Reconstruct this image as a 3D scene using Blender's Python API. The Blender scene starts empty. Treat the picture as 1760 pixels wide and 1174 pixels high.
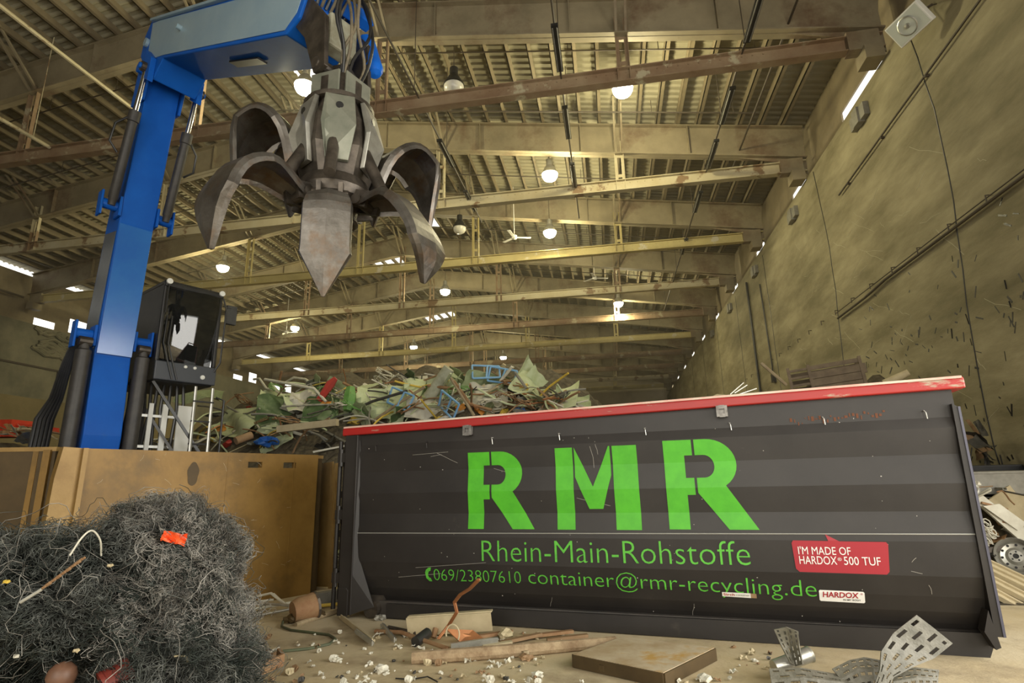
import bpy, bmesh, math, random
import numpy as np
from mathutils import Vector, Matrix

R = math.radians
scene = bpy.context.scene
COL = scene.collection
random.seed(7)

# ------------------------------------------------------------------ camera
F_PX, PITCH, ROLL, YAW, EYE = 971.5, 0.245603, -0.0225093, 0.165567, 1.6
fwd = np.array([-math.sin(YAW) * math.cos(PITCH), math.cos(YAW) * math.cos(PITCH), math.sin(PITCH)])
rt0 = np.array([math.cos(YAW), math.sin(YAW), 0.0])
up0 = np.cross(rt0, fwd)
rgt = rt0 * math.cos(ROLL) + up0 * math.sin(ROLL)
upv = -rt0 * math.sin(ROLL) + up0 * math.cos(ROLL)
cam_d = bpy.data.cameras.new('camera')
cam = bpy.data.objects.new('camera', cam_d)
COL.objects.link(cam)
cam_d.sensor_width = 36.0
cam_d.lens = F_PX / 1760 * 36.0
cam_d.clip_end = 300
M = Matrix(((rgt[0], upv[0], -fwd[0], 0), (rgt[1], upv[1], -fwd[1], 0), (rgt[2], upv[2], -fwd[2], EYE), (0, 0, 0, 1)))
cam.matrix_world = M
scene.camera = cam

# ------------------------------------------------------------------ world, daylight, exposure
scene.view_settings.view_transform = 'Standard'
scene.view_settings.look = 'None'
scene.view_settings.gamma = 1.0
scene.view_settings.use_curve_mapping = False
scene.view_settings.exposure = 0.0
W = bpy.data.worlds.new('overcast_sky')
scene.world = W
W.use_nodes = True
bg = W.node_tree.nodes['Background']
bg.inputs['Color'].default_value = (1.0, 0.97, 0.88, 1)
bg.inputs['Strength'].default_value = 2.2


def area_light(name, loc, target, sx, sy, power, color):
    d = bpy.data.lights.new(name, 'AREA')
    d.shape = 'RECTANGLE'
    d.size, d.size_y, d.energy, d.color = sx, sy, power, color
    o = bpy.data.objects.new(name, d)
    COL.objects.link(o)
    o.location = loc
    o.rotation_euler = (Vector(target) - Vector(loc)).to_track_quat('-Z', 'Y').to_euler()
    return o


# daylight entering through the open gateway behind the camera
area_light('gateway_daylight', (1.0, -7.5, 5.2), (-1.0, 12, -1.0), 15, 9, 900, (1.0, 0.93, 0.80))
# daylight entering through the side gate in the concrete wall, right of the camera
area_light('side_gate_daylight', (6.9, 2.4, 3.1), (-6, 2.4, 1.6), 8, 6, 950, (1.0, 0.97, 0.9))
LAMP_POWER = 640
LAMP_COLOR = (1.0, 0.90, 0.54)


# ------------------------------------------------------------------ geometry helpers
def ray(px, py):
    return (px - 880) / F_PX * rgt - (py - 587) / F_PX * upv + fwd


O3 = np.array([0, 0, EYE])


def at_z(px, py, z=0.0):
    d = ray(px, py)
    return O3 + d * ((z - EYE) / d[2])


def at_x(px, py, x):
    d = ray(px, py)
    return O3 + d * (x / d[0])


def at_y(px, py, y):
    d = ray(px, py)
    return O3 + d * (y / d[1])


def at_d(px, py, dist):
    return O3 + ray(px, py) * dist


class MB:
    def __init__(self):
        self.v, self.f = [], []

    def add(self, vs, fs):
        k = len(self.v)
        self.v += [tuple(map(float, p)) for p in vs]
        self.f += [tuple(k + i for i in f) for f in fs]
        return self

    def box(self, c, s, m=None):
        hx, hy, hz = s[0] / 2, s[1] / 2, s[2] / 2
        vs = [Vector((x, y, z)) for x in (-hx, hx) for y in (-hy, hy) for z in (-hz, hz)]
        if m is not None:
            vs = [m @ p for p in vs]
        c = Vector(c)
        return self.add([p + c for p in vs], [(0, 1, 3, 2), (4, 6, 7, 5), (0, 4, 5, 1), (2, 3, 7, 6), (0, 2, 6, 4), (1, 5, 7, 3)])

    def bar(self, a, b, w, h, up=(0, 0, 1)):
        a, b = Vector(a), Vector(b)
        d = (b - a).normalized()
        u = Vector(up)
        if abs(d.dot(u)) > .98:
            u = Vector((1, 0, 0))
        s = d.cross(u).normalized()
        u = s.cross(d)
        vs = [p + s * x + u * z for p in (a, b) for x, z in ((-w / 2, -h / 2), (w / 2, -h / 2), (w / 2, h / 2), (-w / 2, h / 2))]
        return self.add(vs, [(0, 1, 2, 3), (7, 6, 5, 4), (0, 4, 5, 1), (1, 5, 6, 2), (2, 6, 7, 3), (3, 7, 4, 0)])

    def tube(self, pts, r, n=8, cap=True):
        pts = [Vector(p) for p in pts]
        rs = r if isinstance(r, (list, tuple)) else [r] * len(pts)
        rings = []
        prev = None
        for i, p in enumerate(pts):
            d = (pts[min(i + 1, len(pts) - 1)] - pts[max(i - 1, 0)])
            if d.length < 1e-9:
                d = Vector((0, 0, 1))
            d.normalize()
            if prev is None:
                prev = d.orthogonal().normalized()
            s = (prev - d * prev.dot(d))
            s = s.normalized() if s.length > 1e-6 else d.orthogonal().normalized()
            prev = s
            t = d.cross(s)
            rings.append([p + (s * math.cos(2 * math.pi * k / n) + t * math.sin(2 * math.pi * k / n)) * rs[i] for k in range(n)])
        vs = [q for g in rings for q in g]
        fs = [(i * n + k, i * n + (k + 1) % n, (i + 1) * n + (k + 1) % n, (i + 1) * n + k) for i in range(len(pts) - 1) for k in range(n)]
        if cap:
            fs += [tuple(range(n - 1, -1, -1)), tuple((len(pts) - 1) * n + k for k in range(n))]
        return self.add(vs, fs)

    def prism(self, poly, fa, fb):
        """poly of 2D points, fa and fb map a 2D point to 3D for either side"""
        n = len(poly)
        vs = [fa(p) for p in poly] + [fb(p) for p in poly]
        fs = [tuple(range(n)), tuple(range(2 * n - 1, n - 1, -1))] + [(k, n + k, n + (k + 1) % n, (k + 1) % n) for k in range(n)]
        return self.add(vs, fs)

    def lathe(self, prof, c, ax=(0, 0, 1), n=20):
        ax = Vector(ax).normalized()
        s = ax.orthogonal().normalized()
        t = ax.cross(s)
        c = Vector(c)
        m = len(prof)
        vs = [c + ax * h + (s * math.cos(2 * math.pi * k / n) + t * math.sin(2 * math.pi * k / n)) * r for r, h in prof for k in range(n)]
        fs = [(i * n + k, i * n + (k + 1) % n, (i + 1) * n + (k + 1) % n, (i + 1) * n + k) for i in range(m - 1) for k in range(n)]
        return self.add(vs, fs)

    def disc(self, c, r, ax=(0, 0, 1), n=24):
        ax = Vector(ax).normalized()
        s = ax.orthogonal().normalized()
        t = ax.cross(s)
        c = Vector(c)
        return self.add([c + (s * math.cos(2 * math.pi * k / n) + t * math.sin(2 * math.pi * k / n)) * r for k in range(n)], [tuple(range(n))])

    def mesh(self, name, origin=(0, 0, 0), smooth=False):
        me = bpy.data.meshes.new(name)
        o = Vector(origin)
        me.from_pydata([tuple(Vector(p) - o) for p in self.v], [], self.f)
        bm = bmesh.new()
        bm.from_mesh(me)
        bmesh.ops.recalc_face_normals(bm, faces=bm.faces)
        bm.to_mesh(me)
        bm.free()
        if smooth:
            try:
                me.shade_smooth()
                me.set_sharp_from_angle(angle=R(35))
            except Exception:
                pass
        return me


ORG = {}


def put(name, mb, mat, parent=None, origin=None, smooth=False, bevel=0):
    """link one mesh object; children share their thing's origin"""
    if parent is not None:
        org = ORG[parent.name]
    elif origin is not None:
        org = origin
    else:
        a = np.array(mb.v)
        org = ((a[:, 0].min() + a[:, 0].max()) / 2, (a[:, 1].min() + a[:, 1].max()) / 2, a[:, 2].min())
    o = bpy.data.objects.new(name, mb.mesh(name, org, smooth))
    COL.objects.link(o)
    o.data.materials.append(mat)
    ORG[o.name] = org
    if parent is not None:
        o.parent = parent
    else:
        o.location = org
    if bevel:
        b = o.modifiers.new('edge', 'BEVEL')
        b.width, b.segments, b.limit_method = bevel, 2, 'ANGLE'
    return o


def thing(name, label, cat, loc, group=None):
    o = bpy.data.objects.new(name, None)
    COL.objects.link(o)
    o.empty_display_size = .2
    o.location = tuple(map(float, loc))
    ORG[o.name] = tuple(map(float, loc))
    return tag(o, label, cat, group)


def tag(o, label, cat, group=None, kind=None):
    o['label'], o['category'] = label, cat
    if group:
        o['group'] = group
    if kind:
        o['kind'] = kind
    return o


def struct(name, mb, mat, label=None, cat=None, smooth=False):
    o = put(name, mb, mat, origin=(0, 0, 0), smooth=smooth)
    o['kind'] = 'structure'
    o['label'] = label or name.replace('_', ' ')
    o['category'] = cat or name.split('_')[0]
    return o


# ------------------------------------------------------------------ materials
def mat(name, c1, c2=None, rough=.6, metal=0.0, scale=3.0, lo=.35, hi=.65, bump=0.0, bscale=40.0, c3=None, s3=1.0, t3=(.55, .7), stretch=(1, 1, 1), detail=6, emit=None, trans=0, alpha=1, coat=0, spec=.5):
    m = bpy.data.materials.new(name)
    m.use_nodes = True
    nt = m.node_tree
    N, L = nt.nodes, nt.links
    b = N['Principled BSDF']
    b.inputs['Roughness'].default_value = rough
    b.inputs['Metallic'].default_value = metal
    b.inputs['Specular IOR Level'].default_value = spec
    b.inputs['Base Color'].default_value = (*c1, 1)
    if coat:
        b.inputs['Coat Weight'].default_value = coat
        b.inputs['Coat Roughness'].default_value = .15
    if trans:
        b.inputs['Transmission Weight'].default_value = trans
    if emit:
        b.inputs['Emission Color'].default_value = (*emit[0], 1)
        b.inputs['Emission Strength'].default_value = emit[1]
    if alpha < 1:
        b.inputs['Alpha'].default_value = alpha
    tc = N.new('ShaderNodeTexCoord')
    mp = N.new('ShaderNodeMapping')
    mp.inputs['Scale'].default_value = stretch
    L.new(tc.outputs['Object'], mp.inputs['Vector'])

    def noise(s, d=detail):
        n = N.new('ShaderNodeTexNoise')
        n.inputs['Scale'].default_value = s
        n.inputs['Detail'].default_value = d
        n.inputs['Roughness'].default_value = .65
        L.new(mp.outputs['Vector'], n.inputs['Vector'])
        return n

    def ramp(src, a, z):
        r = N.new('ShaderNodeMapRange')
        r.inputs['From Min'].default_value, r.inputs['From Max'].default_value = a, z
        L.new(src, r.inputs['Value'])
        return r.outputs['Result']

    def mix(fac, a, bcol):
        x = N.new('ShaderNodeMix')
        x.data_type = 'RGBA'
        L.new(fac, x.inputs['Factor'])
        if isinstance(a, tuple):
            x.inputs[6].default_value = (*a, 1)
        else:
            L.new(a, x.inputs[6])
        x.inputs[7].default_value = (*bcol, 1)
        return x.outputs[2]
    col = None
    if c2 is not None:
        col = mix(ramp(noise(scale).outputs['Fac'], lo, hi), c1, c2)
    if c3 is not None:
        col = mix(ramp(noise(s3).outputs['Fac'], *t3), col if col is not None else c1, c3)
    if col is not None:
        L.new(col, b.inputs['Base Color'])
    if bump:
        bp = N.new('ShaderNodeBump')
        bp.inputs['Strength'].default_value = bump
        bp.inputs['Distance'].default_value = .02
        L.new(noise(bscale, 4).outputs['Fac'], bp.inputs['Height'])
        L.new(bp.outputs['Normal'], b.inputs['Normal'])
    m['b'] = 1
    return m


M_floor = mat('dusty_concrete', (.42, .32, .165), (.54, .46, .31), rough=.85, scale=.35, bump=.25, bscale=25, c3=(.25, .19, .11), s3=1.3, t3=(.5, .72))
M_wall = mat('stained_concrete', (.185, .16, .085), (.37, .325, .20), rough=.8, scale=1.3, lo=.36, hi=.66, bump=.45, bscale=7, c3=(.115, .10, .05), s3=.42, t3=(.48, .7), stretch=(1, .3, 1.1), detail=9)
M_wall_l = mat('grey_rubble_wall', (.13, .125, .085), (.23, .21, .14), rough=.9, scale=.7, bump=.3, bscale=6)
M_board = mat('olive_push_wall', (.17, .135, .06), (.24, .19, .09), rough=.8, scale=.6, bump=.1)
M_deck = mat('roof_sheet', (.25, .225, .15), (.34, .31, .21), rough=.75, scale=.5, c3=(.17, .145, .09), s3=.25, t3=(.5, .7))
M_purlin = mat('purlin_steel', (.17, .135, .08), (.23, .185, .11), rough=.7, scale=1.5)
M_rafter = mat('rafter_steel', (.20, .165, .10), (.30, .25, .155), rough=.65, scale=.8, c3=(.13, .075, .04), s3=.5, t3=(.52, .68))
M_tie_brown = mat('tie_steel_brown', (.20, .12, .065), (.30, .22, .13), rough=.65, scale=1.2, c3=(.42, .37, .24), s3=.9, t3=(.58, .62))
M_tie_cream = mat('tie_steel_cream', (.50, .45, .30), (.42, .35, .2), rough=.6, scale=1.0, c3=(.22, .14, .07), s3=.8, t3=(.56, .6))
M_tie_yellow = mat('tie_steel_yellow', (.50, .42, .18), (.42, .34, .14), rough=.6, scale=1.5, c3=(.55, .5, .36), s3=1.4, t3=(.6, .64))
M_dark = mat('black_paint', (.012, .012, .013), (.025, .024, .022), rough=.35, scale=4)
M_pipe = mat('dark_conduit', (.06, .045, .03), rough=.6)
M_cont = mat('charcoal_paint', (.020, .0175, .016), (.029, .0255, .023), rough=.42, metal=.0, spec=.34, scale=1.2, bump=.03, bscale=60, c3=(.045, .038, .032), s3=2.2, t3=(.66, .75))
M_cont_dark = mat('charcoal_underside', (.035, .033, .03), (.06, .05, .042), rough=.6, scale=2)
M_red = mat('worn_red_paint', (.36, .014, .011), (.30, .012, .010), rough=.42, scale=3, c3=(.34, .28, .2), s3=3.5, t3=(.60, .66), stretch=(.5, .5, 2))
M_green = mat('stencil_green', (.075, .43, .012), (.055, .35, .008), rough=.5, scale=6)
M_green2 = mat('stencil_green_dull', (.10, .46, .04), (.06, .28, .03), rough=.55, scale=14, lo=.45, hi=.75)
M_stkred = mat('sticker_red', (.33, .010, .022), rough=.45)
M_white = mat('white_vinyl', (.75, .74, .7), rough=.5)
M_weld = mat('weld_bead', (.5, .5, .46), rough=.4, metal=.6)
M_blue = mat('blue_paint', (.006, .085, .42), (.008, .11, .50), rough=.5, scale=1.0, coat=.03, spec=.15, c3=(.03, .12, .40), s3=2.5, t3=(.62, .8))
M_blue_pale = mat('pale_blue_paint', (.30, .42, .50), (.22, .34, .45), rough=.35, scale=.8, coat=.3)  # paler blue for the stick cheeks and flanges
M_greyside = mat('grey_sheen_paint', (.18, .2, .22), (.1, .12, .15), rough=.3, scale=1.2, metal=.4)  # grey colour stands for the sheen on the boom's sides
M_cyl = mat('cylinder_black', (.03, .028, .027), (.05, .045, .04), rough=.5, scale=6)
M_chrome = mat('chrome_rod', (.7, .7, .68), rough=.12, metal=1)
M_steel = mat('worn_grapple_steel', (.085, .074, .062), (.2, .185, .165), rough=.42, metal=.75, scale=2.2, bump=.15, bscale=18, c3=(.13, .09, .06), s3=3, t3=(.5, .66))
M_steel_l = mat('white_lit_steel', (.46, .45, .4), (.3, .29, .25), rough=.35, metal=.7, scale=3)  # whiter steel paints light falling on the housing's side plates
M_steel_d = mat('greasy_steel', (.05, .042, .034), (.12, .1, .08), rough=.45, metal=.6, scale=5)
M_hubp = mat('grey_green_housing', (.17, .18, .14), (.25, .25, .2), rough=.45, metal=.4, scale=3)
M_glass = mat('cab_glass', (.02, .022, .022), rough=.03, trans=0.0, alpha=.55)
M_screen = mat('windscreen_glass', (.012, .013, .013), rough=.02, alpha=.72, spec=1.0)
M_cabint = mat('cab_interior', (.03, .03, .03), (.06, .06, .055), rough=.7)
M_alu = mat('aluminium', (.6, .6, .57), (.45, .45, .42), rough=.35, metal=.8, scale=4)
M_greywhite = mat('white_panel', (.72, .72, .68), rough=.5)
M_brownbox = mat('rust_brown_steel', (.27, .155, .036), (.17, .092, .018), rough=.5, metal=.15, scale=1.1, bump=.12, bscale=30, c3=(.12, .075, .022), s3=1.1, t3=(.5, .72))
M_brown_l = mat('scuffed_brown_steel', (.32, .205, .07), (.22, .13, .038), rough=.5, metal=.25, scale=2, bump=.1)
M_browndark = mat('dark_brown_steel', (.055, .035, .013), (.09, .058, .022), rough=.6, metal=.2, scale=2)  # dark brown parts, and the shade on the left bunker box front
M_wire = mat('dark_wire', (.035, .045, .038), (.17, .175, .16), rough=.45, metal=.4, scale=2.5, lo=.42, hi=.62)
M_wire_g = mat('grey_wire', (.42, .40, .36), (.12, .11, .095), rough=.45, metal=.4, scale=3, lo=.4, hi=.6)  # grey wire; its palest tone paints highlights on the strands
M_core = mat('gap_shade_core', (.012, .012, .011), (.03, .032, .028), rough=.9, scale=14, bump=1, bscale=40)  # near-black colour paints the shade in gaps between the strands
M_orange = mat('orange_plastic', (.85, .10, .02), rough=.5)
M_heap = mat('scrap_heap_mass', (.045, .036, .022), (.12, .098, .06), rough=.95, scale=9, bump=1, bscale=14)
PAL = {
    'pale green': mat('pale_green_mesh_plastic', (.44, .50, .27), (.55, .60, .40), rough=.6, scale=6),
    'grey-green': mat('grey_green_plastic', (.24, .29, .14), (.34, .39, .22), rough=.6, scale=6),
    'dark green': mat('dark_green_plastic', (.06, .11, .04), (.1, .16, .06), rough=.5, scale=6),
    'bright green': mat('bright_green_plastic', (.10, .26, .05), (.16, .33, .09), rough=.5, scale=6),
    'off-white': mat('off_white_plastic', (.62, .60, .50), (.5, .47, .38), rough=.6, scale=5),
    'beige': mat('beige_board', (.50, .42, .26), (.4, .33, .2), rough=.7, scale=4),
    'brown': mat('brown_scrap', (.22, .13, .06), (.3, .19, .1), rough=.7, scale=4),
    'black': mat('black_scrap', (.025, .024, .02), (.06, .055, .045), rough=.6, scale=5),
    'silver': mat('silver_scrap', (.55, .54, .48), (.36, .35, .3), rough=.35, metal=.7, scale=5),
    'blue': mat('light_blue_tube', (.16, .36, .62), (.22, .42, .66), rough=.5, scale=5),
    'deep blue': mat('deep_blue_bag', (.02, .13, .5), rough=.5),
    'red': mat('red_scrap', (.42, .03, .02), (.32, .03, .02), rough=.5, scale=5),
    'orange': mat('orange_scrap', (.65, .26, .03), rough=.55),
    'yellow': mat('yellow_scrap', (.6, .42, .06), rough=.55),
    'copper': mat('copper_metal', (.55, .24, .1), (.4, .18, .09), rough=.4, metal=.7, scale=6),
    'rust': mat('rusty_metal', (.24, .12, .055), (.32, .2, .1), rough=.75, metal=.2, scale=6, bump=.2),
    'wood': mat('grey_wood', (.36, .29, .18), (.24, .18, .1), rough=.8, scale=5, stretch=(1, 6, 1)),
    'grey': mat('grey_scrap', (.28, .27, .23), (.2, .19, .16), rough=.6, metal=.3, scale=6),
}

# ------------------------------------------------------------------ the hall
XR, XL = 6.757, -29.3
XM = (XR + XL) / 2
SP, Y0 = 5.5, 12.476
TIE_Z = 11.235
YN, YF = -8.0, 66.0
SL = .153


def raf_z(x):      # underside of the rafter
    return 11.72 + SL * (XR - x if x > XM else x - XL)


def deck_z(x):
    return raf_z(x) + 1.15 + .30


struct('floor', MB().box(((XR + XL) / 2, (YN + YF) / 2, -.15), (XR - XL + 2, YF - YN, .3)), M_floor, 'dusty tan concrete floor of the hall', 'floor')
wr = struct('wall_right', MB().box((XR + .2, (6.6 + YF) / 2, 5.45), (.4, YF - 6.6, 10.9)).box((XR + .2, 2.4, 8.6), (.4, 8.4, 4.6)).box((XR + .2, -4.9, 5.45), (.4, 6.2, 10.9)), M_wall, 'tall stained concrete wall behind the charcoal container', 'wall')
jt = MB()
for yy, zz in ((11.33, 0), (17.2, .2), (23.5, 0), (29, 0), (34.5, 0), (40, 0), (45.5, 0)):
    pts = []
    for k in range(15):
        pts.append((XR - .003, yy + (random.random() - .5) * .06 - (.25 * math.sin(k * .4) if yy < 20 else 0), zz + 10.6 - k * .66))
    jt.tube(pts, .012, 5)
put('crack', jt, M_dark, wr)
jt = MB()
rr = random.Random(4)
for _ in range(170):
    yy = rr.uniform(9.6, 16)
    zz = rr.uniform(1.7, 4.6) if rr.random() < .8 else rr.uniform(4, 6)
    a, l_ = rr.uniform(.3, 2.6), rr.uniform(.04, .22)
    jt.bar((XR - .002, yy, zz), (XR - .002, yy + l_ * math.cos(a), zz + l_ * math.sin(a)), .004, rr.uniform(.012, .04))
put('splash_stain', jt, M_dark, wr)
jt = MB()
for _ in range(70):
    yy, zz, a, l_ = rr.uniform(9, 26), rr.uniform(2.5, 9), rr.uniform(-.7, .9), rr.uniform(.2, 1.3)
    jt.tube([(XR - .001, yy + l_ * t * math.cos(a), zz + l_ * t * math.sin(a) + .03 * math.sin(7 * t)) for t in (0, .4, .7, 1)], rr.uniform(.003, .007), 4)
put('scrape_pattern', jt, mat('pale_scrape', (.46, .42, .29), rough=.8), wr)
wl = struct('wall_left', MB().box((XL - .2, (YN + YF) / 2, 5.1), (.4, YF - YN, 10.2)), M_wall_l, 'grey rubble wall far behind the blue boom', 'wall')
struct('wall_end', MB().box((XM, YF + .2, 8), (XR - XL + 2, .4, 16)), mat('end_wall_plaster', (.40, .34, .22), (.5, .43, .29), rough=.8, scale=.4, c3=(.2, .15, .09), s3=.2, t3=(.5, .7)), 'far plastered end wall of the hall', 'wall')
fw = MB()
fw.box((-19.5, YN - .2, 8), (21, .4, 16)).box((7.9, YN - .2, 8), (-.2 + .6, .4, 16)).box((-1, YN - .2, 13), (17.8, .4, 6.2))
struct('wall_front', fw, M_wall_l, 'front wall around the open gateway', 'wall')
# cladding above each long wall, with daylight gaps between the roof frames
cl = MB()
for sx, X, zb in ((1, XR + .42, 10.9), (-1, XL - .42, 10.2)):
    yy = YN
    gaps = []
    for k in range(-3, 10):
        c = Y0 + k * SP
        if sx > 0:
            gaps.append((c + .9, c + 2.4, zb + .05, zb + .75) if k != 0 else (c + .7, c + 3.2, zb + .05, zb + .85))
        else:
            gaps.append((c + .6, c + 1.8, zb + .05, zb + .5))
            gaps.append((c + 2.6, c + 3.7, zb + .2, zb + 1.0))
    for (a, b, z0, z1) in gaps:
        cl.box((X, (yy + a) / 2, zb + 1.3), (.05, a - yy, 2.6))
        cl.box((X, (a + b) / 2, (zb + z0) / 2), (.05, b - a, z0 - zb))
        cl.box((X, (a + b) / 2, (z1 + zb + 2.6) / 2), (.05, b - a, zb + 2.6 - z1))
        yy = b
    cl.box((X, (yy + YF) / 2, zb + 1.3), (.05, YF - yy, 2.6))
struct('trim_eaves', cl, M_purlin, 'steel cladding with daylight gaps under both eaves', 'cladding')

# roof deck: ribbed sheets running up each slope, with openings for the roof lights
holes = []


def deck_hit(px, py, side):
    d = ray(px, py)
    lo, hi = 2.0, 120.0
    for t in np.linspace(4, 110, 4000):
        P = O3 + d * t
        if P[2] > deck_z(P[0]):
            return P
    return None


for (px, py, sx, sy) in ((527, 122, 1.0, 2.0), (738, 379, 1.0, 1.5), (669, 452, 1.7, 1.6), (758, 545, 2.6, 1.3)):
    P = deck_hit(px, py, 0)
    holes.append((P[0] - sx / 2, P[0] + sx / 2, P[1] - sy / 2, P[1] + sy / 2))
xs = sorted(set([XL - .6, XM, XR + .6] + [v for h in holes for v in h[:2]]))
dk = MB()
per = .27
rows = []
y = YN
while y < YF:
    rows += [(y, 0), (y + .05, .05), (y + .17, .05), (y + .22, 0)]
    y += per
dv = [(x, yy, deck_z(x) + zz) for yy, zz in rows for x in xs]
nx = len(xs)
df = []
for i in range(len(rows) - 1):
    yc = (rows[i][0] + rows[i + 1][0]) / 2
    for j in range(nx - 1):
        xc = (xs[j] + xs[j + 1]) / 2
        if any(h[0] < xc < h[1] and h[2] < yc < h[3] for h in holes):
            continue
        df.append((i * nx + j, i * nx + j + 1, (i + 1) * nx + j + 1, (i + 1) * nx + j))
dk.add(dv, df)
struct('ceiling', dk, M_deck, 'ribbed sheet roof of the hall seen from below', 'roof')
M_pane = mat('roof_light_sheet', (.95, .93, .85), rough=.3, alpha=.25)
for i, h in enumerate(holes):
    p = MB()
    p.add([(x, yy, deck_z(x) + .07) for x, yy in ((h[0], h[2]), (h[1], h[2]), (h[1], h[3]), (h[0], h[3]))], [(0, 1, 2, 3)])
    for yy in (h[2], h[3]):
        p.bar((h[0], yy, deck_z(h[0]) + .06), (h[1], yy, deck_z(h[1]) + .06), .03, .03)
    struct('window_%d' % (i + 1), p, M_pane, ['bright roof light beside the hanging grapple', 'bright roof light above the right grapple claw', 'bright roof light seen between the tie beams', 'narrow roof light deep in the hall'][i], 'roof light')

ORD = ['first', 'second', 'third', 'fourth', 'fifth', 'sixth', 'seventh', 'eighth', 'ninth', 'tenth', 'eleventh', 'twelfth', 'thirteenth', 'fourteenth', 'fifteenth', 'sixteenth', 'seventeenth', 'eighteenth', 'nineteenth', 'twentieth']
ORD += ['twenty-' + w for w in ORD[:9]]
# purlins
NP = 27
for side in (0, 1):
    for i in range(NP):
        x = (XR - .5 - i * .665) if side == 0 else (XL + .5 + i * .665)
        z = raf_z(x) + 1.15
        m = MB()
        m.box((x, (YN + YF) / 2, z + .15), (.03, YF - YN, .28))
        m.box((x + .05, (YN + YF) / 2, z + .02), (.13, YF - YN, .02))
        o = put('roof_purlin', m, M_purlin, origin=(x, YN, z))
        tag(o, '%s long steel roof purlin counting from the %s' % (ORD[i], 'stained concrete wall' if side == 0 else 'grey rubble wall'), 'purlin', 'purlins under the roof sheets')

# roof frames: plate rafters rising to a ridge, a tie beam, hangers and knee braces
HX = [.92, -5.5, -11.1, -16.9, -22.9]
TIE_M = [M_tie_brown, M_tie_cream, M_tie_yellow, M_tie_cream, M_tie_brown, M_tie_yellow, M_tie_brown, M_tie_brown, M_tie_cream, M_tie_yellow]
for k in range(10):
    Y = Y0 + k * SP
    root = thing('roof_frame', '%s steel roof frame from the front, %s tie beam under its rafters' % (ORD[k], {M_tie_brown.name: 'brown', M_tie_cream.name: 'flaking cream', M_tie_yellow.name: 'yellow'}[TIE_M[k].name]), 'roof frame', (XM, Y, TIE_Z), 'roof frames across the hall')
    r = MB()
    for s in (1, -1):
        xe = XR + .15 if s > 0 else XL - .15
        a, b = Vector((xe, Y, raf_z(xe))), Vector((XM, Y, raf_z(XM)))
        ang = (b - a).normalized()
        up = Vector((0, 0, 1))
        r.bar(a + up * .575, b + up * .575, .025, 1.15)
        r.bar(a + up * .02, b + up * .02, .34, .04)
        r.bar(a + up * 1.13, b + up * 1.13, .34, .04)
        for t in (.2, .4, .6, .8):
            p = a.lerp(b, t)
            r.box(p + up * .575, (.02, .3, 1.1))
        # haunch down to the wall bracket
        r.prism([(0, -.55), (0, 1.1), (2.6 * -s, .45), (.5 * -s, -.1)], lambda q: (xe + q[0], Y - .015, raf_z(xe) + q[1]), lambda q: (xe + q[0], Y + .015, raf_z(xe) + q[1]))
    put('rafter', r, M_rafter, root)
    t = MB()
    hh = .40
    if k < 8:
        t.box((XM, Y, TIE_Z + hh / 2), (XR - XL + .2, .02, hh))
        t.box((XM, Y, TIE_Z + .015), (XR - XL + .2, .24, .03))
        t.box((XM, Y, TIE_Z + hh - .015), (XR - XL + .2, .24, .03))
        for q in range(-14, 15):
            for dz in (.1, .3):
                t.box((XM + q * .25 + (10 if k % 2 else 12), Y - .02, TIE_Z + dz), (.035, .02, .035))
    else:
        t.box((XM, Y, TIE_Z + hh / 2), (XR - XL + .2, .03, hh))
        t.box((XM, Y, TIE_Z + .015), (XR - XL + .2, .2, .03))
    put('tie_beam', t, TIE_M[k], root)
    for s in (1, -1):
        xe = XR if s > 0 else XL
        b = MB()
        b.box((xe - s * .22, Y, TIE_Z - .18), (.4, .5, .35)).box((xe - s * .35, Y, TIE_Z + .22), (.7, .3, .5))
        put('wall_bracket', b, M_rafter, root)
    for i, hx in enumerate(HX):
        h = MB()
        zt = raf_z(hx) + (.55 if i % 2 == 0 else .1)
        for dx in (-.11, .11):
            h.box((hx + dx, Y, (TIE_Z + .02 + zt) / 2), (.09, .03, zt - TIE_Z))
            h.box((hx + dx * 1.35, Y - .05, (TIE_Z + .02 + zt) / 2), (.02, .1, zt - TIE_Z))
        for dz in (.3, .7):
            h.box((hx, Y, TIE_Z + (zt - TIE_Z) * dz), (.24, .02, .12))
        put('hanger', h, TIE_M[k] if k in (1, 2, 5, 8, 9) else M_tie_brown, root)
        g = MB()
        for dx in (-.12, .12):
            g.bar((hx + dx, Y - .05, raf_z(hx) + .05), (hx + dx, Y - 1.5, raf_z(hx) + 1.3), .06, .06)
        put('fly_brace', g, M_rafter, root)

# thin conduits under the deck, parallel to the rafters
for i, (yy, dz) in enumerate(((13.8, .75), (16.6, .75), (21.0, .8), (26.5, .8), (32.0, .8))):
    c = MB()
    c.tube([(x, yy, raf_z(x) + dz) for x in (5.2, 0, -5, XM, -17, -23)], .025, 6)
    for x in np.arange(4.5, -23, -2.5):
        c.tube([(x, yy, raf_z(x) + dz), (x, yy, raf_z(x) + 1.2)], .012, 5)
    o = put('conduit', c, M_pipe, origin=(XM, yy, raf_z(XM) + dz))
    tag(o, 'thin dark conduit slung under the roof, %s from the front' % ORD[i], 'conduit', 'conduits across the roof')

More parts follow.
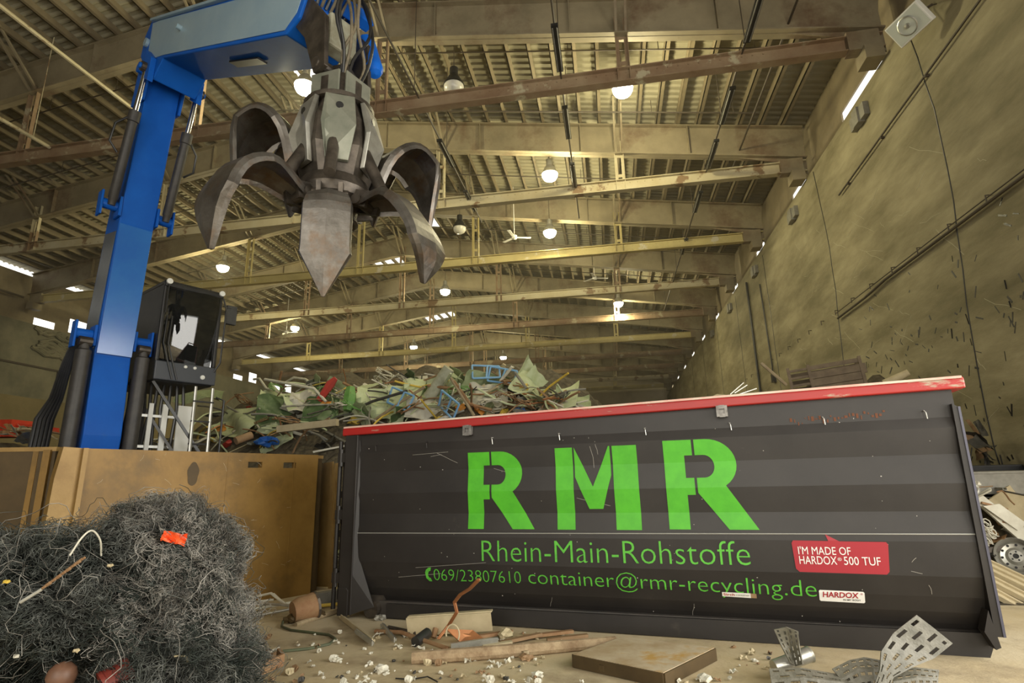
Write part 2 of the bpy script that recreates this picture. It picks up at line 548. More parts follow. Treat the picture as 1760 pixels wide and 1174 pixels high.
# lines of unlit strip lights along the hall
def strip_line(x, z, y0, y1, segs, where):
    rail = MB().tube([(x, y0, z), (x, y1, z)], .028, 6)
    for yy in np.arange(y0 + 1.1, y1, 3.0):
        rail.tube([(x, yy, z), (x, yy, raf_z(x) + 1.3)], .012, 5)
    o = put('light_rail', rail, M_pipe, origin=(x, y0, z))
    tag(o, 'thin dark hanging rail for strip lights, %s' % where, 'rail')
    for i, (a, b) in enumerate(segs):
        rt = thing('strip_light', '%s unlit dark strip light on the rail %s' % (ORD[i], where), 'strip light', (x, (a + b) / 2, z), 'unlit strip lights under the roof')
        put('housing', MB().box((x, (a + b) / 2, z - .068), (.16, b - a, .07)), M_dark, rt)
        t = MB()
        for dx in (-.05, .05):
            t.tube([(x + dx, a + .06, z - .12), (x + dx, b - .06, z - .12)], .016, 6)
        put('tube_lamp', t, PAL['grey'], rt)


strip_line(-.65, 11.62, 8.0, 20.5, [(10.6, 12.1), (13.5, 15.0), (16.4, 17.9)], 'crossing above the middle lamps')
strip_line(3.75, 11.62, 8.0, 34, [(10.3, 12.0), (13.6, 15.2), (16.0, 17.6), (19.2, 20.8), (23.3, 25)], 'nearest the stained concrete wall')
strip_line(-4.45, 11.62, 8.0, 20, [(14.3, 15.8), (17.4, 18.9)], 'just beside the grapple')
for i, (x, z, y0, y1, lab) in enumerate(((-12.1, 11.6, 6.5, 13.2, 'long pale pipe running under the roof towards the blue boom'), (-15.9, 11.6, 9, 12.4, 'short pale pipe end under the roof left of the boom'), (4.9, 12.3, 8, 20, 'thin slanting roof cable near the concrete wall'))):
    m = MB().tube([(x, y0, z), (x, (y0 + y1) / 2, z - .02), (x, y1, z)], [.05, .055, .03][i], 8)
    for yy in (y0 + 1, y1 - .5):
        m.tube([(x, yy, z), (x, yy, raf_z(x) + 1.3)], .012, 5)
    tag(put('roof_pipe', m, [M_tie_cream, M_tie_cream, M_pipe][i], origin=(x, y0, z)), lab, 'pipe')


# ------------------------------------------------------------------ high-bay lamps
M_lens_on = mat('lit_lens', (1, 1, 1), emit=((1.0, .96, .78), 22))
M_lens_off = mat('unlit_lens', (.6, .58, .5), rough=.3)


def lamp(px, py, z, lit, label, r=.30):
    P = at_z(px, py, z)
    x, y = P[0], P[1]
    rt = thing('high_bay_lamp', label, 'lamp', (x, y, z), 'high-bay lamps under the roof')
    put('reflector', MB().lathe([(r, 0), (r * .97, .06), (r * .55, .3), (.12, .36), (.12, .6), (0, .62)], (x, y, z), n=24), M_alu if lit else M_dark, rt, smooth=True)
    put('lens', MB().lathe([(r * .95, .02), (r * .93, -.08), (r * .75, -.18), (r * .4, -.25), (0, -.27)], (x, y, z), n=24), M_lens_on if lit else M_lens_off, rt, smooth=True)
    put('hanging_rod', MB().tube([(x, y, z + .6), (x, y, raf_z(x) + 1.4)], .012, 6), M_pipe, rt)
    if lit:
        d = bpy.data.lights.new('lamp_glow', 'POINT')
        d.energy, d.color, d.shadow_soft_size = LAMP_POWER, LAMP_COLOR, .25
        o = bpy.data.objects.new('lamp_glow', d)
        COL.objects.link(o)
        o.parent = rt
        o.location = (0, 0, -.6)


for a in ((1070, 152, 12.5, 1, 'glowing high-bay lamp on the nearest tie beam, right of the grapple'),
          (945, 300, 12.5, 1, 'glowing high-bay lamp, upper of two in line right of the grapple'),
          (945, 399, 12.5, 1, 'glowing high-bay lamp, lower of two in line right of the grapple'),
          (383, 459, 12.5, 1, 'glowing high-bay lamp above the operator cab'),
          (765, 500, 12.5, 1, 'glowing high-bay lamp below the right grapple claw'),
          (1063, 521, 12.3, 1, 'small glowing high-bay lamp deep in the hall near the concrete wall'),
          (507, 563, 12.5, 1, 'glowing high-bay lamp beside the small white ceiling fan'),
          (711, 596, 12.3, 1, 'small glowing high-bay lamp above the middle of the scrap heap'),
          (865, 614, 12.3, 1, 'small glowing high-bay lamp above the right end of the scrap heap'),
          (524, 148, 12.9, 1, 'glowing high-bay lamp under the roof light beside the boom tip'),
          (780, 149, 12.5, 0, 'unlit high-bay lamp nearer the front, with a dark rim'),
          (790, 392, 12.5, 0, 'unlit high-bay lamp further back, with a dark rim')):
    lamp(*a)

# ceiling fans
for i, (px, py, yy, lab) in enumerate(((492, 571, 34.0, 'white ceiling fan beside the lamp above the scrap heap'), (884, 408, 23.0, 'small white ceiling fan left of the lower glowing lamp'), (1022, 478, 29.0, 'small white ceiling fan left of the farther tie beams'))):
    P = at_y(px, py, yy)
    rt = thing('ceiling_fan', lab, 'ceiling fan', P, 'ceiling fans')
    put('motor', MB().lathe([(0, -.1), (.12, -.06), (.12, .08), (0, .1)], P, n=14), M_white, rt)
    for q in range(3):
        t = R(20 + 120 * q)
        put('blade', MB().bar((P[0] + .1 * math.cos(t), P[1] + .1 * math.sin(t), P[2]), (P[0] + .75 * math.cos(t), P[1] + .75 * math.sin(t), P[2] + .02), .14, .012), M_white, rt)
    put('down_rod', MB().tube([tuple(P), (P[0], P[1], raf_z(P[0]) + 1.4)], .015, 6), M_white, rt)

# things fixed on the concrete wall
c = MB().tube([(XR - .07, 6, 9.52), (XR - .07, 9.3, 9.42), (XR - .07, 12.5, 9.3), (XR - .07, 15.6, 9.16)], .022, 8)
for yy in (7, 9, 11, 13, 15):
    c.box((XR - .04, yy, 9.43 - (yy - 9) * .043), (.08, .05, .05))
tag(put('wall_pipe', c, M_pipe), 'dark thin pipe high on the concrete wall under the floodlight', 'pipe')
c = MB().tube([(XR - .08, 6, 6.13), (XR - .08, 9.4, 6.12), (XR - .08, 14, 6.1), (XR - .08, 15.2, 6.02), (XR - .08, 17, 6.0)], .03, 8)
wc = tag(put('wall_cable', c, M_pipe), 'dark cable on hooks along the middle of the concrete wall', 'cable')
put('messenger_wire', MB().tube([(XR - .1, 6, 6.2), (XR - .1, 12, 6.19), (XR - .1, 17, 6.15)], .012, 6), M_pipe, wc)
for yy in np.arange(6.7, 30, 1.15):
    put('hook', MB().tube([(XR - .01, yy, 6.25), (XR - .1, yy, 6.25), (XR - .1, yy, 6.12)], .014, 5), M_pipe, wc)
c = MB().tube([(XR - .07, 26.3, 10.4), (XR - .07, 26.3, 4.2)], .05, 8)
tag(put('downpipe', c, M_dark), 'dark downpipe far along the concrete wall', 'pipe')
c = MB().tube([(XR - .05, 24.3, 9.6), (XR - .05, 24.1, 6.0), (XR - .07, 24.1, 5.7)], .03, 8).box((XR - .06, 24.1, 5.5), (.12, .3, .35))
tag(put('hanging_switch', c, M_dark), 'small dark switch box on a drop cable far along the concrete wall', 'switch')
fl = thing('floodlight', 'unlit square white floodlight high on the concrete wall', 'floodlight', (6.4, 10.5, 10.1))
n = (Vector((0, 0, 1.6)) - Vector((6.3, 10.4, 10.1)))
n = Vector((-.75, -.25, -.62)).normalized()
s = n.cross(Vector((0, 0, 1))).normalized()
t = s.cross(n)
mm = Matrix((s, t, n)).transposed()
put('housing', MB().box(Vector((6.2, 10.35, 10.05)) - n * .05, (.74, .5, .12), mm), M_greywhite, fl, bevel=.015)
put('glass', MB().box(Vector((6.2, 10.35, 10.05)) + n * .012, (.68, .44, .01), mm), mat('floodlight_glass', (.5, .53, .48), rough=.15), fl)
put('reflector', MB().lathe([(.17, 0), (.19, .01), (.17, .02)], Vector((6.2, 10.35, 10.05)) + n * .02, n, 24).lathe([(.05, 0), (.05, .03), (0, .04)], Vector((6.2, 10.35, 10.05)) + n * .02, n, 12), M_alu, fl)
put('bracket', MB().tube([Vector((6.2, 10.35, 10.05)) - n * .1 + s * .3, (6.5, 10.6, 10.45), (XR - .02, 10.4, 10.5)], .02, 6).tube([Vector((6.2, 10.35, 10.05)) - n * .1 - s * .3, (6.6, 10.2, 10.3), (XR - .02, 10.3, 10.4)], .012, 6), M_pipe, fl)
for k in range(5):
    Y = Y0 + k * SP
    b = MB().box((XR - .06, Y + 1.3, 10.35), (.14, .8, .35)).box((XR - .1, Y + 1.3, 10.35), (.16, .3, .42))
    tag(put('wall_pad', b, PAL['grey']), 'grey block fixed under the eaves, %s along the concrete wall' % ORD[k], 'block', 'blocks under the eaves')

# left side: olive push wall in front of the rubble wall, with plaster patches
pw = MB().box((-21.5, 30, 2.55), (.35, 44, 5.1))
tag(put('push_wall', pw, M_board), 'plain olive steel push wall far behind the blue boom', 'push wall', kind='structure')
m = MB()
P0 = at_x(98, 595, XL + .05)
for q in range(26):
    yy, zz = P0[1] - 1.5 + 3.4 * random.random(), P0[2] - .5 + 1.2 * random.random()
    m.tube([(XL + .05, yy + .35 * j + .05 * math.sin(q + j), zz + .16 * math.sin(1.7 * q + 1.4 * j)) for j in range(5)], .09, 6)
tag(put('wall_relief', m, M_wall_l), 'rough relief patch on the grey rubble wall left of the boom', 'relief')
m = MB()
P0 = at_x(60, 590, XL + .03)
for (a, b) in (((-3, 2.2), (-3, -1.2)), ((-3, -1.2), (4, -1.2)), ((1.5, -1.2), (1.5, -3)), ((-3, 2.2), (-1, 2.2))):
    m.bar((XL + .03, P0[1] + a[0], P0[2] + a[1]), (XL + .03, P0[1] + b[0], P0[2] + b[1]), .05, .1)
tag(put('wall_conduit', m, M_pipe), 'dark conduit framing a panel on the grey rubble wall', 'conduit')

# ------------------------------------------------------------------ roll-off container
CA = Vector((-3.49, 7.28, 0))
CU = Vector((6.79, -1.16, 0)).normalized()
CW = Vector((CU.y, -CU.x, 0))          # towards the front
UVZ = Matrix((CU, CW, Vector((0, 0, 1)))).transposed()
PROF = [(2.40, 0), (2.13, 0), (2.03, .03), (1.78, .003), (1.51, .03), (1.255, .003), (1.06, .027), (.985, .032), (.68, .02), (.50, -.02), (.36, -.075), (.25, -.15), (.19, -.20)]


def wv(v):
    for (v1, w1), (v0, w0) in zip(PROF, PROF[1:]):
        if v >= v0:
            return w0 + (w1 - w0) * (v - v0) / (v1 - v0)
    return PROF[-1][1]


def cp(u, v, w=0.0):
    return CA + CU * u + Vector((0, 0, v)) + CW * w


def rim_v(u):
    return 2.27 + .125 * (u / 7)


croot = thing('roll_off_container', 'charcoal roll-off container with red rim and large green lettering', 'container', CA + CU * 3.4 - CW * 1.2)
LU = 6.90
m = MB()
vv = [p[0] for p in PROF]
us = [.1, 1.5, 3.0, 4.5, 5.9, LU]
vs = [cp(u, (rim_v(u) + .03) if i == 0 else v, wv(v)) for i, v in enumerate(vv) for u in us]
n = len(us)
m.add(vs, [(i * n + j, i * n + j + 1, (i + 1) * n + j + 1, (i + 1) * n + j) for i in range(len(vv) - 1) for j in range(n - 1)])
put('side_panel', m, M_cont, croot)
m = MB()
DW = 2.35
m.add([cp(u, (rim_v(u) + .03) if v > 1 else v, -DW) for v in (2.3, .2) for u in (.1, LU)] , [(0, 1, 3, 2)])
for u in np.arange(.6, 6.8, .75):
    m.box(cp(u, 1.25, -DW - .05), (.1, .1, 2.0))
put('back_panel', m, M_cont, croot)
m = MB().add([cp(u, .2, w) for u, w in ((.1, -.18), (LU, -.18), (LU, -DW), (.1, -DW))], [(0, 1, 2, 3)])
put('floor_plate', m, M_cont_dark, croot)
m = MB().bar(cp(.3, .10, -.17), cp(6.80, .10, -.17), .12, .2).bar(cp(.3, .10, -1.9), cp(6.8, .10, -1.9), .12, .2)
put('skid_beam', m, M_cont_dark, croot)
# front right lower box beam, which reads as a tall skirt at the front end
m = MB().prism([(.62, .02), (6.79, .0), (6.88, .20), (.62, .18)], lambda q: cp(q[0], q[1], -.06), lambda q: cp(q[0], q[1], -.5))
put('skirt', m, M_cont, croot)
# red rim
m = MB()
for (a, b) in (((-.06, .07), (7.0, .07)), ((-.06, -DW - .02), (7.0, -DW - .02))):
    m.add([cp(u, rim_v(u) + dv, a[1] + dw) for u in (a[0], b[0]) for dw, dv in ((-.13, 0), (.0, 0), (.0, .09), (-.02, .115), (-.13, .115))],
          [(0, 1, 2, 3, 4), (9, 8, 7, 6, 5)] + [(k, 5 + k, 5 + (k + 1) % 5, (k + 1) % 5) for k in range(5)])
for u in (-.04, 6.95):
    m.bar(cp(u, rim_v(u) + .055, 0), cp(u, rim_v(u) + .055, -DW - .02), .1, .115)
rim = put('rim', m, M_red, croot, bevel=.012)
m = MB().bar(cp(-.04, rim_v(0) + .107, .062), cp(6.98, rim_v(7) + .107, .062), .03, .022).bar(cp(-.02, rim_v(0) + .118, .005), cp(6.97, rim_v(7) + .118, .005), .115, .006)  # pale bar on the worn rim edge paints light from above
put('worn_lit_edge', m, mat('rubbed_lit_rim', (.58, .5, .4), (.62, .3, .24), rough=.5, scale=3, lo=.45, hi=.6, stretch=(.4, .4, 1)), rim)
# rear post with flared foot, and hinges
m = MB()
m.prism([(0, .05), (.19, .05), (.19, rim_v(0)), (0, rim_v(0))], lambda q: cp(q[0], q[1], .075), lambda q: cp(q[0], q[1], -.12))
m.add([cp(.19, .55, .075), cp(.19, .06, .075), cp(.47, .14, -.02), cp(.24, .75, .02), cp(.2, 2.2, .02), cp(.19, 2.2, .075)], [(0, 1, 2, 3), (0, 3, 4, 5)])
m.bar(cp(.19, .05, .077), cp(.19, 2.25, .077), .02, .02)
m.prism([(.0, .04), (.15, .04), (.15, .34), (.12, .37), (0, .37)], lambda q: cp(q[0], q[1], .085), lambda q: cp(q[0], q[1], .06))
put('rear_post', m, M_cont, croot, bevel=.008)
for v in (1.98, 1.25, .48):
    h = MB().box(cp(-.05, v, .02), (.13, .1, .12), Matrix((CU, CW, Vector((0, 0, 1)))).transposed()).tube([cp(-.07, v - .11, .05), cp(-.07, v + .11, .05)], .028, 10)
    h.box(cp(-.10, v + .02, -.03), (.1, .06, .07), Matrix((CU, CW, Vector((0, 0, 1)))).transposed())
    put('hinge', h, M_cont, croot)
m = MB().box(cp(-.06, 1.2, -1.15), (.09, 2.2, 2.0), Matrix((CU, CW, Vector((0, 0, 1)))).transposed())
for v in (.5, 1.0, 1.5, 2.0):
    m.box(cp(-.13, v, -1.15), (.07, 2.1, .09), Matrix((CU, CW, Vector((0, 0, 1)))).transposed())
m.tube([cp(-.12, .1, -.0), cp(-.12, 2.2, -.0)], .03, 8)
put('rear_door', m, M_cont, croot)
m = MB()
m.tube([cp(.42, .11, -.3), cp(.42, .11, -.02)], .1, 16).box(cp(.42, .16, -.16), (.22, .06, .2), Matrix((CU, CW, Vector((0, 0, 1)))).transposed())
put('roller', m, M_steel_d, croot)
m = MB()
rr = random.Random(3)
for (u0, v0, u1, v1) in ((1.35, 1.99, 1.62, 1.86), (1.25, 1.95, 1.4, 1.97), (3.3, 2.1, 3.34, 1.75), (3.36, 2.05, 3.4, 1.9), (2.3, 1.72, 2.1, 1.78), (3.12, 1.42, 3.5, 1.33), (1.0, 1.98, 1.5, 2.0), (2.75, .33, 2.7, .22), (4.3, .33, 4.26, .2), (1.05, .62, 2.0, .70), (.8, .5, 1.4, .56), (6.3, .8, 6.34, .84), (6.28, .72, 6.36, .70), (6.4, .6, 6.43, .52)):
    m.tube([cp(u0 + (u1 - u0) * t + rr.uniform(-.01, .01), v0 + (v1 - v0) * t, wv(v0 + (v1 - v0) * t) + .001) for t in (0, .33, .66, 1)], .0022, 4)
for _ in range(60):
    u, v = rr.uniform(.3, 6.8), rr.uniform(.2, 2.2)
    m.box(cp(u, v, wv(v) + .001), (rr.uniform(.003, .012), .003, rr.uniform(.003, .010)))
put('scratch_pattern', m, mat('bare_scratch', (.32, .30, .26), rough=.5), croot)
m = MB()
for k in range(26):
    u = 5.45 + k * .034
    v = 2.16 + .03 * rr.uniform(-1, 1) + .04 * (k / 26)
    m.box(cp(u, v, wv(v) + .002), (rr.uniform(.008, .03), .003, rr.uniform(.008, .05)), UVZ)
put('rust_stain', m, mat('rust_scrape', (.12, .04, .015), rough=.8), croot)
# front bulkhead with its protruding edge plate
m = MB()
m.prism([(.2, 6.88), (2.22, 6.905), (2.25, 6.86), (.2, 6.82)], lambda q: cp(q[1], q[0], .06), lambda q: cp(q[1], q[0], -DW))
m.prism([(.12, 6.84), (.42, 6.80), (.24, 6.74), (.1, 6.80)], lambda q: cp(q[1], q[0], .08), lambda q: cp(q[1], q[0], -.06))
put('front_bulkhead', m, M_cont, croot)
m = MB().bar(cp(6.886, .2, .06), cp(6.911, 2.22, .06), .02, .016, up=tuple(CW))
put('edge_strip', m, mat('bluish_edge_paint', (.06, .06, .09), rough=.35), croot)
# tarpaulin lugs, rope hooks, weld bead
for u in (1.78, 4.78):
    lg = MB()
    v = rim_v(u) - .05
    ring = [(.022 * math.cos(t), .022 * math.sin(t)) for t in np.linspace(0, 2 * math.pi, 12, endpoint=False)]
    lg.box(cp(u - .042, v, .075), (.03, .02, .12), UVZ).box(cp(u + .042, v, .075), (.03, .02, .12), UVZ).box(cp(u, v + .045, .075), (.06, .02, .04), UVZ).box(cp(u, v - .045, .075), (.06, .02, .04), UVZ)
    lg.box(cp(u, v, .03), (.1, .05, .1), UVZ)
    put('lug', lg, mat('bare_lug_steel', (.3, .29, .27), (.12, .11, .1), rough=.45, metal=.5, scale=9), croot)
for u, v in ((.45, 2.09), (1.2, 2.10), (2.1, 2.11), (2.95, 2.12), (3.95, 2.13), (4.85, 2.14), (5.75, 2.15), (6.64, 2.16)):
    put('rope_hook', MB().tube([cp(u, v + .04, .0), cp(u - .01, v + .04, .035), cp(u, v + .02, .045), cp(u + .005, v - .04, .04)], .0055, 6), M_weld if u > 2 else M_cont, croot)
m = MB().tube([cp(u, 1.02 + .034 * u / 7, wv(1.03) + .002) for u in np.linspace(.2, LU, 30)], .006, 5)
put('weld_seam', m, M_weld, croot)


def flat_to_panel(polys, off):
    """2D outlines on (u, v) mapped on to the folded side panel"""
    bm = bmesh.new()
    for P in polys:
        vsx = [bm.verts.new((p[0], p[1], 0)) for p in P]
        bm.faces.new(vsx)
    bm.normal_update()
    bmesh.ops.triangulate(bm, faces=bm.faces[:])
    return fold(bm, off)


def fold(bm, off):
    for v, w in PROF:
        g = bm.verts[:] + bm.edges[:] + bm.faces[:]
        bmesh.ops.bisect_plane(bm, geom=g, plane_co=(0, v, 0), plane_no=(0, 1, 0))
    mb = MB()
    bm.verts.index_update()
    mb.v = [tuple(cp(p.co.x, p.co.y, wv(p.co.y) + off)) for p in bm.verts]
    mb.f = [tuple(q.index for q in f.verts) for f in bm.faces]
    bm.free()
    return mb


def arc(cx, cy, rx, ry, a0, a1, n=14):
    return [(cx + rx * math.cos(R(a0 + (a1 - a0) * i / n)), cy + ry * math.sin(R(a0 + (a1 - a0) * i / n))) for i in range(n + 1)]


RA = [(0, 0), (.205, 0), (.205, .34), (.285, .34), (.285, .51), (.205, .51), (.205, .74), (.285, .74), (.285, .90), (0, .90)]
RB1 = [(.31, .90)] + arc(.42, .64, .28, .26, 90, -55) + [(.84, 0), (.57, 0), (.31, .36), (.31, .51)] + arc(.39, .625, .10, .115, -90, 90) + [(.31, .74)]
MA = [(0, 0), (.205, 0), (.205, .90), (0, .90)]
MV = [(.225, .90), (.425, .46), (.62, .90), (.635, .90), (.635, .58), (.525, .22), (.37, .22), (.225, .57)]
MC = [(.66, 0), (.93, 0), (.93, .90), (.66, .90)]


def move(poly, u, v, su=1, sv=1):
    return [(p[0] * su + u, p[1] * sv + v) for p in poly]


big = [move(RA, 1.77, 1.078), move(RB1, 1.77, 1.078), move(MA, 2.885, 1.075, 1.02, 1.015), move(MV, 2.885, 1.075, 1.02, 1.015), move(MC, 2.885, 1.075, 1.02, 1.015), move(RA, 4.125, 1.083, 1.06, 1.04), move(RB1, 4.125, 1.083, 1.06, 1.04)]
o = put('large_lettering', flat_to_panel(big, .005), M_green, croot)
o['label'] = 'three large green stencil letters'


def text_mesh(txt, width, bold=0.0, height=None, cut=None, shear=0.0):
    cu = bpy.data.curves.new('lettering', 'FONT')
    cu.body = txt
    cu.offset = bold
    cu.shear = shear
    cu.resolution_u = 3
    ob = bpy.data.objects.new('lettering', cu)
    COL.objects.link(ob)
    bpy.context.view_layer.update()
    dg = bpy.context.evaluated_depsgraph_get()
    me = bpy.data.meshes.new_from_object(ob.evaluated_get(dg))
    bm = bmesh.new()
    bm.from_mesh(me)
    bpy.data.objects.remove(ob)
    bpy.data.meshes.remove(me)
    bpy.data.curves.remove(cu)
    x0, x1 = min(v.co.x for v in bm.verts), max(v.co.x for v in bm.verts)
    y1 = max(v.co.y for v in bm.verts)
    sx = width / (x1 - x0)
    sy = (height / y1) if height else sx
    for v in bm.verts:
        v.co.x = (v.co.x - x0) * sx
        v.co.y *= sy
    if cut:      # stencil bridges: thin level gaps through the letters
        for c0, c1 in cut:
            for c in (c0, c1):
                bmesh.ops.bisect_plane(bm, geom=bm.verts[:] + bm.edges[:] + bm.faces[:], plane_co=(0, c * sy, 0), plane_no=(0, 1, 0))
            dead = [f for f in bm.faces if c0 * sy < f.calc_center_median().y < c1 * sy]
            bmesh.ops.delete(bm, geom=dead, context='FACES')
    return bm


def panel_text(name, txt, u, v, width, mat_, parent, bold=0.0, height=None, off=.005, tilt=0.0, cut=None, shear=0.0):
    bm = text_mesh(txt, width, bold, height, cut, shear)
    for q in bm.verts:
        q.co.y += v + tilt * q.co.x
        q.co.x += u
    return put(name, fold(bm, off), mat_, parent)


panel_text('name_lettering', 'Rhein-Main-Rohstoffe', 1.945, .715, 2.95, M_green2, croot, bold=-.012, height=.235, cut=None, tilt=.008)
ct = panel_text('contact_lettering', '069/23807610', 1.30, .478, 1.115, M_green2, croot, bold=-.016, height=.135, off=.005)
panel_text('address_lettering', 'container@rmr-recycling.de', 2.505, .482, 2.96, M_green2, croot, bold=-.012, height=.165, tilt=-.009)
hs = [(.0, .10), (.012, .035), (.05, 0), (.085, .0), (.07, .04), (.05, .045), (.035, .075), (.05, .115), (.075, .125), (.085, .165), (.05, .16), (.015, .135)]
put('telephone_symbol', flat_to_panel([move(hs, 1.185, .465)], .005), M_green2, croot)
bub = arc(5.33, .725, .04, .04, 270, 180, 4)[::-1] + [(5.325, .94)]
bub = [(5.335, .69), (6.08, .685), (6.105, .71), (6.13, .955), (6.115, .978), (5.72, .98), (5.605, 1.045), (5.625, .982), (5.31, .985), (5.295, .96), (5.305, .72)]
st = put('speech_bubble_sticker', flat_to_panel([bub], .006), M_stkred, croot)
st['label'] = 'red speech-bubble sticker'
panel_text('sticker_lettering', "I'M MADE OF", 5.345, .855, .46, M_white, st, bold=0, height=.075, off=.010)
panel_text('sticker_lettering', "HARDOX", 5.345, .765, .33, M_white, st, bold=0, height=.075, off=.010)
panel_text('sticker_lettering', "®", 5.683, .80, .035, M_white, st, off=.010, height=.03)
panel_text('sticker_lettering', "500 TUF", 5.735, .765, .31, M_white, st, bold=0, height=.075, off=.010)
bd = put('badge_sticker', flat_to_panel([[(5.485, .428), (5.495, .418), (5.865, .412), (5.875, .422), (5.875, .51), (5.865, .52), (5.495, .525), (5.485, .515)]], .006), M_white, croot)
bd['label'] = 'small white badge sticker'
panel_text('badge_lettering', 'HARDOX', 5.515, .458, .31, M_stkred, bd, bold=.02, height=.052, off=.010, shear=.1)
panel_text('badge_lettering', '®', 5.84, .49, .02, M_stkred, bd, off=.010, height=.018)
panel_text('badge_lettering', 'IN MY BODY', 5.69, .43, .15, M_dark, bd, bold=.01, height=.016, off=.010)
mk = put('maker_sticker', flat_to_panel([[(4.588, .425), (4.86, .418), (4.86, .465), (4.588, .468)]], .006), M_white, croot)
put('maker_sticker_end', flat_to_panel([[(4.86, .418), (4.915, .418), (4.915, .462), (4.86, .465)]], .006), PAL['brown'], mk)
panel_text('sticker_lettering', 'Sirch', 4.60, .435, .11, PAL['red'], mk, bold=.02, height=.024, off=.010)
panel_text('sticker_lettering', 'container', 4.72, .435, .13, PAL['grey'], mk, height=.02, off=.010)

# ------------------------------------------------------------------ brown steel bunker boxes
q0, q1 = Vector((-6.24, 5.95, 0)), Vector((-4.70, 8.93, 0))
bu = (q1 - q0).normalized()
bn = Vector((bu.y, -bu.x, 0))
BL = (q1 - q0).length
BH = 2.12


def bp(u, z, w=0):
    return q0 + bu * u + Vector((0, 0, z)) + bn * w


UB = Matrix((bu, bn, Vector((0, 0, 1)))).transposed()
bx = thing('steel_bunker_box', 'large rust-brown steel bunker box with two slots near its top', 'bunker box', bp(BL / 2, 0, -.6))
SL1, SL2 = 2.05, 2.62
SW, SH = .22, .085
SZ = BH - .17
m = MB()
edges = [0.0, SL1, SL1 + SW, SL2, SL2 + SW, BL - .12]
for a, b in ((0, 1), (2, 3), (4, 5)):
    m.box(bp((edges[a] + edges[b]) / 2, BH / 2, -.06), (edges[b] - edges[a], .12, BH), UB)
for a in (SL1, SL2):
    m.box(bp(a + SW / 2, (SZ - SH / 2) / 2, -.06), (SW, .12, SZ - SH / 2), UB)
    m.box(bp(a + SW / 2, (BH + SZ + SH / 2) / 2, -.06), (SW, .12, BH - SZ - SH / 2), UB)
for a in (1.75, 2.8):
    m.box(bp(a, BH / 2, .002), (.012, .006, BH - .1), UB)
put('front_plate', m, M_brownbox, bx)
m = MB()
rr = random.Random(9)
for _ in range(46):
    u, z, a = rr.uniform(.1, BL - .3), rr.uniform(.4, BH - .05) ** 1.0, rr.uniform(-1.2, 1.2)
    l_ = rr.uniform(.02, .13)
    m.tube([bp(u, z, .001), bp(u + l_ * .5 * math.cos(a) + .01, z + l_ * .5 * math.sin(a), .002), bp(u + l_ * math.cos(a), z + l_ * math.sin(a), .001)], .0016, 4)
put('scratch_pattern', m, mat('pale_scratch', (.48, .42, .3), rough=.6), bx)
m = MB()
m.v = [tuple(bp(1.28 + .075 * math.cos(t) * (1 + .1 * math.sin(5 * t)), BH - .30 + .16 * math.sin(t), .003)) for t in np.linspace(0, 6.283, 22, endpoint=False)]
m.f = [tuple(range(22))]
put('soot_smudge', m, M_browndark, bx)
m = MB().box(bp(BL - .06, BH / 2 - .02, -.10), (.11, .1, BH - .03), UB).box(bp(BL + .04, BH / 2 - .06, -.16), (.1, .03, BH - .12), UB)
put('end_post', m, M_browndark, bx)
m = MB().prism([(-.02, 0), (-.30, 0), (-.26, BH - .35), (-.22, BH + .01), (-.02, BH)], lambda q: bp(q[0], q[1], .02), lambda q: bp(q[0], q[1], -.12))
m.box(bp(-.01, BH / 2, .05), (.05, .06, BH), UB)
put('corner_post', m, M_brown_l, bx)
m = MB().box(bp(BL / 2, BH - .03, -.16), (BL, .26, .05), UB)
put('top_rail', m, M_brown_l, bx)
m = MB().box(bp(BL / 2, BH / 2 - .1, -1.2), (BL, .1, BH - .3), UB).box(bp(.05, BH / 2 - .1, -.65), (.1, 1.1, BH - .3), UB)
put('rear_wall', m, M_browndark, bx)
m = MB().box(bp(BL + .30, 1.0, -.55), (.025, .9, 2.0), UB @ Matrix.Rotation(R(4), 3, 'X')).box(bp(BL + .31, 1.0, -.1), (.03, .06, 2.0), UB)
tag(put('leaning_plate', m, M_brown_l), 'scuffed pale brown steel plate standing behind the right end of the brown bunker box', 'plate')
bx2 = thing('steel_bunker_box', 'shade-darkened brown steel bunker box at the left edge behind the wire tangle', 'bunker box', (-6.9, 5.9, 0))
r0, r1 = Vector((-9.3, 5.2, 0)), Vector((-6.60, 5.95, 0))
ru = (r1 - r0).normalized()
UR = Matrix((ru, Vector((ru.y, -ru.x, 0)), Vector((0, 0, 1)))).transposed()
put('front_plate', MB().box((r0 + r1) / 2 + Vector((0, 0, 1.05)), ((r1 - r0).length, .12, 2.1), UR), M_browndark, bx2)  # shade on this box is put into a darker brown
put('top_rail', MB().box((r0 + r1) / 2 + Vector((0, .04, 2.12)), ((r1 - r0).length, .22, .05), UR), M_brown_l, bx2)
put('corner_post', MB().box(r1 + Vector((-.06, -.08, 1.06)), (.08, .07, 2.1), UR).box(r1 + Vector((-.2, -.09, 1.06)), (.06, .07, 2.1), UR), M_brownbox, bx2)

# ------------------------------------------------------------------ blue material handler
EA = Vector((-8.61, 8.71, 0))
EH = Vector((.884, -.467, 0)).normalized()
EN = Vector((-EH.y, EH.x, 0))
UE = Matrix((EH, EN, Vector((0, 0, 1)))).transposed()


def ep(s, z, o=0.0):
    return EA + EH * s + EN * o + Vector((0, 0, z))


ex = thing('material_handler', 'blue scrap material handler with raised boom and black operator cab', 'excavator', ep(-1.2, 0, .6))


